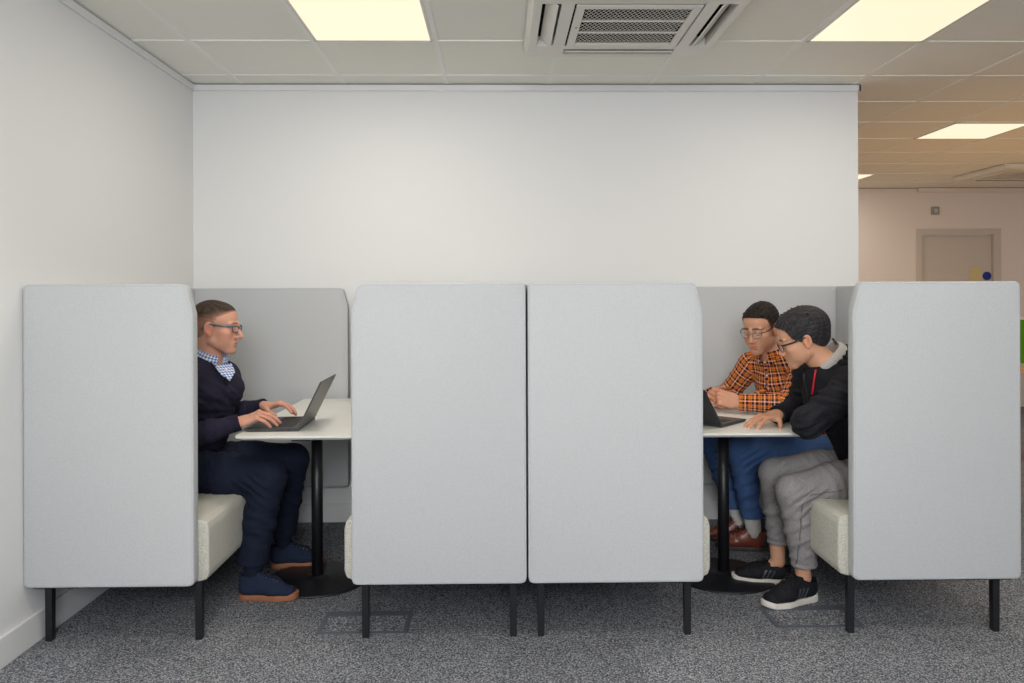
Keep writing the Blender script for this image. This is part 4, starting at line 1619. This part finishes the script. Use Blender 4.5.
    for i in (0, 1):
        a = NP(J['ank'][i])
        kn, te = NP(J['kne'][i], float), NP(J['toe'][i], float)
        seam_tube(root, 'sock', [a + NP((0.002, 0, -0.03)), a + NP((0.002, 0, 0.0)), a * 0.93 + kn * 0.07, a * 0.75 + kn * 0.25], 0.033, tr, O, r_end=0.045, n=20)
    return root


man_navy()


# ================================================================== man in the plaid shirt (right booth, far side)
def man_plaid():
    O = (1.42, 4.0, 0.0)
    root = thing('person', 'man in an orange and navy plaid shirt and thin glasses, hands clasped over the table', 'person', O)
    skin = srgb(204, 152, 124)[:3]
    side = (0.42, -0.90, 0)
    J = dict(side=side, fx=-1,
             pelvis=(1.61, 4.06, 0.565), waist=(1.565, 4.05, 0.72), chest=(1.455, 4.005, 0.88), neck=(1.385, 3.985, 1.012), skull=(1.345, 3.97, 1.11),
             sho=[(1.485, 3.83, 0.955), (1.325, 4.145, 0.955)], elb=[(1.385, 3.765, 0.795), (1.225, 4.225, 0.785)],
             wri=[(1.172, 3.835, 0.797), (1.085, 4.02, 0.81)],
             hip=[(1.59, 3.97, 0.545), (1.58, 4.15, 0.545)], kne=[(1.225, 3.985, 0.53), (1.15, 4.235, 0.53)],
             ank=[(1.313, 4.068, 0.10), (1.293, 4.222, 0.10)], toe=[(1.11, 4.112, 0), (1.085, 4.262, 0)])
    fr = (frame_from((-0.70, -0.62, -0.32), (-0.25, -0.22, 1)), NP((1.316, 3.955, 1.157)), 1.0)
    hands = [dict(wrist=(1.158, 3.84, 0.800), fwd=(-0.80, 0.28, 0.20), back=(-0.30, -0.80, 0.50), side=1, sc=1.0,
                  curls=[(62, 72, 40), (66, 76, 42), (70, 76, 42), (74, 72, 40)], spread=0.04, thumb=((0.45, 0.85, -0.50), 12, 15)),
             dict(wrist=(1.078, 4.005, 0.815), fwd=(-0.28, -0.90, 0.10), back=(-0.85, 0.10, 0.45), side=-1, sc=0.98,
                  curls=[(50, 62, 35), (54, 64, 35), (58, 64, 35), (62, 60, 35)], spread=0.04, thumb=((0.55, 0.80, -0.35), 12, 15))]
    body(root, O, J, fr, skin, dict(jaw=0.98, nose=0.96, full=1.0, brow=0.9), dict(ruddy=0.25, stubble=0.22, browc=(0.03, 0.02, 0.016), browh=1.25),
         (1.00, 3.66, 0.0), (1.80, 4.40, 1.32), hands)
    eyes(root, fr, O, (0.05, 0.03, 0.02), 0.75)
    gm = plain('thin_steel_frame', srgb(98, 84, 76), 0.3, metal=0.7)
    glasses(root, fr, O, gm, plain('dark_temple', srgb(48, 42, 40), 0.4), 0.0011, 0.0245, 0.0155, -0.004, yf=0.101)
    hair(root, O, fr, [(-0.060, -0.060), (-0.035, -0.035), (-0.012, -0.016), (-0.004, 0.014), (0.028, 0.030), (0.058, 0.040), (0.070, 0.055), (0.080, 0.080), (0.090, 0.11), (0.14, 0.14)],
         (0.006, 0.007, 0.009), srgb(16, 12, 12)[:3], srgb(44, 34, 30)[:3], (srgb(120, 84, 68)[:3], 0.007, 0.6), tuft=0.0012, spikes=36, seed=5)
    # shirt
    v = Vol((1.02, 3.64, 0.54), (1.82, 4.36, 1.10), 0.004)
    v.ecap(J['pelvis'], J['waist'], (0.165, 0.13), (0.155, 0.125), side, 0.04)
    v.ecap(J['waist'], J['chest'], (0.155, 0.125), (0.165, 0.120), side, 0.05)
    v.ecap(J['chest'], NP(J['neck']) + NP((0.01, 0, -0.015)), (0.160, 0.110), (0.080, 0.066), side, 0.05)
    segs = [(J['waist'], NP(J['neck']) + NP((0, 0, 0.1)), 0.14, (-0.85, -0.5, 0), 0.90), (J['pelvis'], J['waist'], 0.15, (-0.85, -0.5, 0), 0.90)]
    for i in (0, 1):
        s_, e_, w_ = (NP(J[q][i], float) for q in ('sho', 'elb', 'wri'))
        v.cap(NP(J['neck']) + NP((0.012, 0, -0.01)), s_, 0.052, 0.057, 0.04)
        v.cap(s_, e_, 0.064, 0.052, 0.03)
        d = (w_ - e_) / np.linalg.norm(w_ - e_)
        v.cap(e_, w_ + d * 0.004, 0.051, 0.040, 0.025)
        v.ripple(e_, 0.12, (0.8, 0.2, -0.5), 0.045, 0.0045, i, 0.8)
        v.ripple(s_ * 0.4 + e_ * 0.6, 0.12, (0.3, 0.1, 1), 0.05, 0.003, 1 + i, 0.9)
        v.ripple(w_, 0.12, (1, 0.1, 0.1), 0.04, 0.0025, 2 + i)
        v.plane(w_ + d * 0.004, d, 0.003, near=w_ + d * 0.03, rad=0.07)
        segs += [(s_, e_, 0.062, (-0.8, -0.5, 0.2), 0.36), (e_, w_, 0.05, (0, -0.6, 0.7), 0.27)]
    v.ripple((1.42, 3.92, 0.85), 0.2, (0.2, 0.5, 1), 0.06, 0.004, 0.4, 0.9)
    v.ecap(NP(J['neck']) + NP((0.0, 0, -0.012)), NP(J['skull']), (0.058, 0.060), (0.075, 0.08), side, 0.005, 'cut')
    Or, Nv, Wt, Yl, Dk = srgb(232, 122, 40), srgb(20, 24, 52), srgb(240, 236, 228), srgb(246, 182, 70), srgb(130, 58, 24)
    st = [(0, Or), (0.10, Nv), (0.36, Or), (0.40, Wt), (0.46, Or), (0.55, Nv), (0.74, Yl), (0.80, Dk), (0.88, Or)]
    pm = plaid('orange_plaid', 0.045, st, st, 0.9)
    o, pts = v.mesh('shirt', pm, root, O)
    put_cloth(o, cloth_uv(pts, segs, None))
    ax = (0.28, 0.08, 0.94)
    collar(root, O, (1.376, 3.978, 1.020), (-0.30, -0.14, 0.94), 0.058, 0.082, 0.034, (-0.82, -0.55, -0.2), pm, 0.30, 0.030, 'shirt_collar')
    # button placket and buttons
    fd = NP((-0.84, -0.52, 0.0))
    ctr = [NP(J['neck']) * (1 - t) + NP((1.50, 4.02, 0.72)) * t for t in np.linspace(0.10, 1, 9)]
    pp = surf_path(o, O, [c for c in ctr], -fd, 0.0)
    if len(pp) > 3:
        b = bmesh.new()
        add_tube(b, [p - Vector(O) for p in pp], 0.004, 6, flat=3.0)
        pl = from_bm('placket', b, pm, o, True)
        me = pl.data
        put_cloth(pl, NP([(v_.co.y * 1.1, v_.co.z + 0.011) for v_ in me.vertices]))
        for q in (0, 2, 4, 6):
            if q < len(pp):
                b = bmesh.new()
                bmesh.ops.create_uvsphere(b, u_segments=12, v_segments=8, radius=0.0052)
                bmesh.ops.translate(b, vec=pp[q] - Vector(O) + Vector(fd) * 0.004, verts=b.verts)
                from_bm('button', b, plain('white_button', srgb(232, 228, 220), 0.3), o, True)
    # trousers
    bl = fabric('blue_chino', srgb(62, 90, 138), srgb(78, 106, 154), 600, rough=0.85, bump=0.25, big=0.6)
    trousers(root, O, J, bl, (0.096, 0.088, 0.072, 0.070, 0.064), (1.02, 3.84, 0.1), (1.82, 4.38, 0.72), (0.178, 0.185), amp=0.008)
    br = plain('brown_leather', srgb(112, 52, 38), 0.32, bump=0.3, bscale=80)
    mats = dict(upper=br, sole=plain('dark_sole', srgb(52, 46, 44), 0.6), lace=plain('brown_lace', srgb(50, 28, 24), 0.7), eyelet=plain('brass_eyelet', srgb(120, 90, 60), 0.4, metal=0.6))
    shoe(root, O, (1.375, 4.062, 0), (1.110, 4.112, 0), 'brogue', mats)
    shoe(root, O, (1.355, 4.215, 0), (1.085, 4.262, 0), 'brogue', mats)
    sock = plain('pale_sock', srgb(205, 203, 196), 0.9)
    for i in (0, 1):
        a = NP(J['ank'][i])
        kn, te = NP(J['kne'][i], float), NP(J['toe'][i], float)
        seam_tube(root, 'sock', [a + NP((0, 0, -0.03)), a + NP((0, 0, 0.0)), a * 0.93 + kn * 0.07, a * 0.72 + kn * 0.28], 0.033, sock, O, r_end=0.044, n=20)
    return root


man_plaid()


# ================================================================== man in the black hooded top (right booth, near side)
def man_hoodie():
    O = (1.45, 3.46, 0.0)
    root = thing('person', 'man in black hooded top and grey jeans leaning over the table, palm down', 'person', O)
    skin = srgb(210, 158, 128)[:3]
    side = (0.0, 1.0, 0)
    J = dict(side=side, fx=-1, neckr=0.060,
             pelvis=(1.655, 3.45, 0.565), waist=(1.61, 3.45, 0.73), chest=(1.485, 3.45, 0.88), neck=(1.432, 3.445, 1.005), skull=(1.365, 3.450, 1.085),
             sho=[(1.490, 3.285, 0.940), (1.430, 3.615, 0.945)], elb=[(1.262, 3.218, 0.797), (1.415, 3.70, 0.790)],
             wri=[(1.385, 3.42, 0.785), (1.240, 3.505, 0.787)],
             hip=[(1.64, 3.37, 0.545), (1.64, 3.53, 0.545)], kne=[(1.245, 3.345, 0.487), (1.255, 3.590, 0.505)],
             ank=[(1.310, 3.392, 0.10), (1.272, 3.600, 0.10)], toe=[(1.095, 3.292, 0), (1.062, 3.650, 0)])
    fr = (frame_from((-0.88, 0.20, -0.36), (-0.4, 0.0, 0.9)), NP((1.332, 3.455, 1.132)), 1.0)
    hands = [dict(wrist=(1.236, 3.503, 0.788), fwd=(-0.88, -0.42, -0.06), back=(0.02, -0.05, 1.0), side=-1, sc=1.0,
                  curls=[(16, 12, 8), (12, 12, 8), (14, 12, 8), (18, 12, 8)], spread=0.20, thumb=((0.85, 0.55, -0.30), 10, 12)),
             dict(wrist=(1.390, 3.435, 0.785), fwd=(0.15, 0.95, -0.05), back=(0.4, -0.1, 0.9), side=-1 * -1, sc=1.0,
                  curls=[(30, 30, 20), (32, 32, 20), (34, 32, 20), (36, 30, 20)], spread=0.05, thumb=((0.5, 0.8, -0.3), 12, 12))]
    body(root, O, J, fr, skin, dict(jaw=1.06, nose=0.88, full=1.10, brow=0.85), dict(ruddy=0.22, stubble=0.0, browc=(0.03, 0.025, 0.02)),
         (1.00, 3.12, 0.0), (1.84, 3.84, 1.32), hands)
    eyes(root, fr, O, (0.03, 0.02, 0.015), 0.5)
    gm = plain('black_spectacle_frame', srgb(22, 22, 24), 0.3)
    glasses(root, fr, O, gm, gm, 0.0018, 0.0265, 0.0175, -0.006, yf=0.101)
    hair(root, O, fr, [(-0.075, -0.080), (-0.045, -0.045), (-0.020, -0.022), (-0.006, 0.016), (0.008, 0.030), (0.022, 0.048), (0.050, 0.057), (0.066, 0.064), (0.080, 0.082), (0.092, 0.11), (0.14, 0.14)],
         (0.011, 0.018, 0.018), srgb(16, 16, 19)[:3], srgb(62, 60, 62)[:3], (srgb(120, 90, 76)[:3], 0.008, 0.6), tuft=0.0009, spikes=60, seed=11)
    # jacket
    v = Vol((1.18, 3.10, 0.53), (1.86, 3.84, 1.12), 0.004)
    v.ecap(J['pelvis'], J['waist'], (0.175, 0.145), (0.170, 0.140), side, 0.04)
    v.ecap(J['waist'], J['chest'], (0.170, 0.140), (0.175, 0.135), side, 0.05)
    v.ecap(J['chest'], NP(J['neck']) + NP((0.02, 0, -0.025)), (0.170, 0.125), (0.088, 0.075), side, 0.05)
    for i in (0, 1):
        s_, e_, w_ = (NP(J[q][i], float) for q in ('sho', 'elb', 'wri'))
        v.cap(NP(J['neck']) + NP((0.03, 0, -0.02)), s_, 0.060, 0.068, 0.04)
        v.cap(s_, e_, 0.078, 0.060, 0.03)
        d = (w_ - e_) / np.linalg.norm(w_ - e_)
        v.cap(e_, w_ - d * 0.0, 0.060, 0.040, 0.025)
        v.ripple(e_, 0.13, (0.5, 0.2, -0.9), 0.040, 0.009, i, 0.8)
        v.ripple(s_ * 0.5 + e_ * 0.5, 0.15, (0.25, 0.1, 1), 0.050, 0.009, 1 + i, 1.0)
        v.ripple(w_, 0.12, (1, 0.1, 0.1), 0.04, 0.003, 2 + i)
        v.plane(w_ + d * 0.008, d, 0.003, near=w_ + d * 0.035, rad=0.07)
    v.ell((1.385, 3.44, 0.965), (0.055, 0.075, 0.060), 0.04)
    v.ripple((1.50, 3.32, 0.74), 0.2, (0.5, 0.2, 1), 0.06, 0.006, 0.4, 0.9)
    v.ecap((1.452, 3.445, 0.985), (1.38, 3.445, 1.09), (0.064, 0.064), (0.085, 0.085), side, 0.006, 'cut')
    jk = fabric('black_jersey', srgb(22, 22, 27), srgb(31, 31, 37), 450, rough=0.8, bump=0.3, big=0.6)
    o, pts = v.mesh('jacket', jk, root, O)
    # hood lying on the shoulders: outer black roll and pale grey lining standing behind the neck
    v = Vol((1.30, 3.24, 0.90), (1.76, 3.68, 1.18), 0.004)
    nk = NP((1.436, 3.445, 1.040))
    ax = NP((-0.60, 0, 0.80))
    bk = NP((0.80, 0, 0.60))          # towards the back, in the plane of the neck opening
    yy_ = NP((0, 1.0, 0))

    def ring(t, r, h):
        return nk + (bk * math.cos(t) + yy_ * math.sin(t)) * r + ax * h
    arc = [ring(t, 0.092 + 0.006 * math.cos(t), -0.030 - 0.008 * (1 - math.cos(t))) for t in np.linspace(-2.3, 2.3, 17)]
    for a, b in zip(arc[:-1], arc[1:]):
        v.cap(a, b, 0.024, 0.024, 0.02)
    v.ell(nk + NP((0.105, 0, -0.045)), (0.060, 0.115, 0.055), 0.04)
    v.ripple(nk + NP((0.05, -0.08, 0.0)), 0.12, (0.5, 0.2, 0.9), 0.032, 0.005, 0.3)
    v.cap(nk - ax * 0.06, nk + ax * 0.09, 0.064, 0.078, 0.006, 'cut')
    hd, _ = v.mesh('hood', jk, root, O)
    lin = fabric('pale_grey_lining', srgb(168, 166, 162), srgb(192, 190, 186), 350, bump=0.3)
    b = bmesh.new()
    rows = []
    for i, t in enumerate(np.linspace(-2.35, 2.35, 29)):
        e = 0.35 + 0.65 * max(0.0, math.cos(t * 0.62))
        rows.append([b.verts.new(ring(t, r, h) - NP(O)) for r, h in ((0.063, -0.035), (0.067, 0.0), (0.074 + 0.002 * math.sin(t * 5), 0.030 * e), (0.086, 0.034 * e + 0.003 * math.sin(t * 4)), (0.098, 0.012 * e), (0.100, -0.012))])
    for A, B in zip(rows[:-1], rows[1:]):
        for k in range(5):
            b.faces.new((A[k], A[k + 1], B[k + 1], B[k]))
    lo = from_bm('lining', b, lin, hd, True)
    md = lo.modifiers.new('Solidify', 'SOLIDIFY')
    md.thickness = 0.004
    m2 = lo.modifiers.new('Subsurf', 'SUBSURF')
    m2.levels = m2.render_levels = 2
    # hanging loop
    seam_tube(hd, 'hanging_loop', [ring(0.15, 0.074, 0.02), ring(0.1, 0.074, 0.055), ring(-0.1, 0.074, 0.058), ring(-0.15, 0.074, 0.02)], 0.0022, plain('loop_black', srgb(28, 28, 40), 0.7), O)
    # front collar point and red draw cord
    red = plain('red_cord', srgb(206, 22, 48), 0.6)
    pts_ = [(1.352 - 0.003 * t, 3.36, 1.000 - 0.018 * t) for t in range(7)]
    pp = surf_path(o, O, pts_, (0.45, 0.9, -0.05), 0.003)
    if len(pp) > 2:
        seam_tube(o, 'draw_cord', pp, 0.0042, red, O)
    zz = surf_path(o, O, [(1.33 + 0.004 * t, 3.43, 0.985 - 0.03 * t) for t in range(8)], (1, 0.25, -0.3), 0.001)
    if len(zz) > 2:
        seam_tube(o, 'zip', zz, 0.0045, plain('zip_black', srgb(14, 14, 17), 0.4), O)
    rib = fabric('black_rib', srgb(24, 24, 29), srgb(34, 34, 40), 700, bump=0.6)
    for i in (1,):
        e_, w_ = NP(J['elb'][i]), NP(J['wri'][i])
        d = (w_ - e_) / np.linalg.norm(w_ - e_)
        b = bmesh.new()
        add_tube(b, [Vector(w_ + d * q - NP(O)) for q in (-0.035, -0.033, 0.006, 0.010)], 0.0405, 24)
        for f in [f for f in b.faces if len(f.verts) > 4]:
            b.faces.remove(f)
        cu = from_bm('cuff', b, rib, o, True)
        md = cu.modifiers.new('Solidify', 'SOLIDIFY')
        md.thickness = 0.004
    # jeans
    gj = fabric('grey_denim', srgb(122, 119, 121), srgb(154, 150, 150), 420, rough=0.9, bump=0.4, big=0.6)
    to, _ = trousers(root, O, J, gj, (0.098, 0.084, 0.068, 0.062, 0.052), (1.08, 3.16, 0.08), (1.84, 3.80, 0.74), (0.150, 0.185), amp=0.008)
    sd = surf_path(to, O, [(1.60 - 0.03 * t, 3.2, 0.535 - 0.005 * t) for t in range(11)] + [(1.262, 3.2, 0.44 - 0.03 * t) for t in range(10)], (0, 1, 0), 0.0004)
    if len(sd) > 3:
        seam_tube(to, 'side_seam', sd, 0.0022, plain('denim_seam', srgb(98, 95, 98), 0.9), O)
    bk = fabric('black_mesh_upper', srgb(20, 20, 24), srgb(32, 32, 37), 600, rough=0.75, bump=0.5)
    mats = dict(upper=bk, sole=plain('white_foam_sole', srgb(214, 208, 200), 0.6), lace=plain('black_lace', srgb(14, 14, 18), 0.7), stripe=plain('grey_stripe', srgb(62, 66, 74), 0.4))
    shoe(root, O, (1.372, 3.418, 0), (1.095, 3.292, 0), 'trainer', mats)
    shoe(root, O, (1.332, 3.592, 0), (1.062, 3.650, 0), 'trainer', mats)
    return root


man_hoodie()
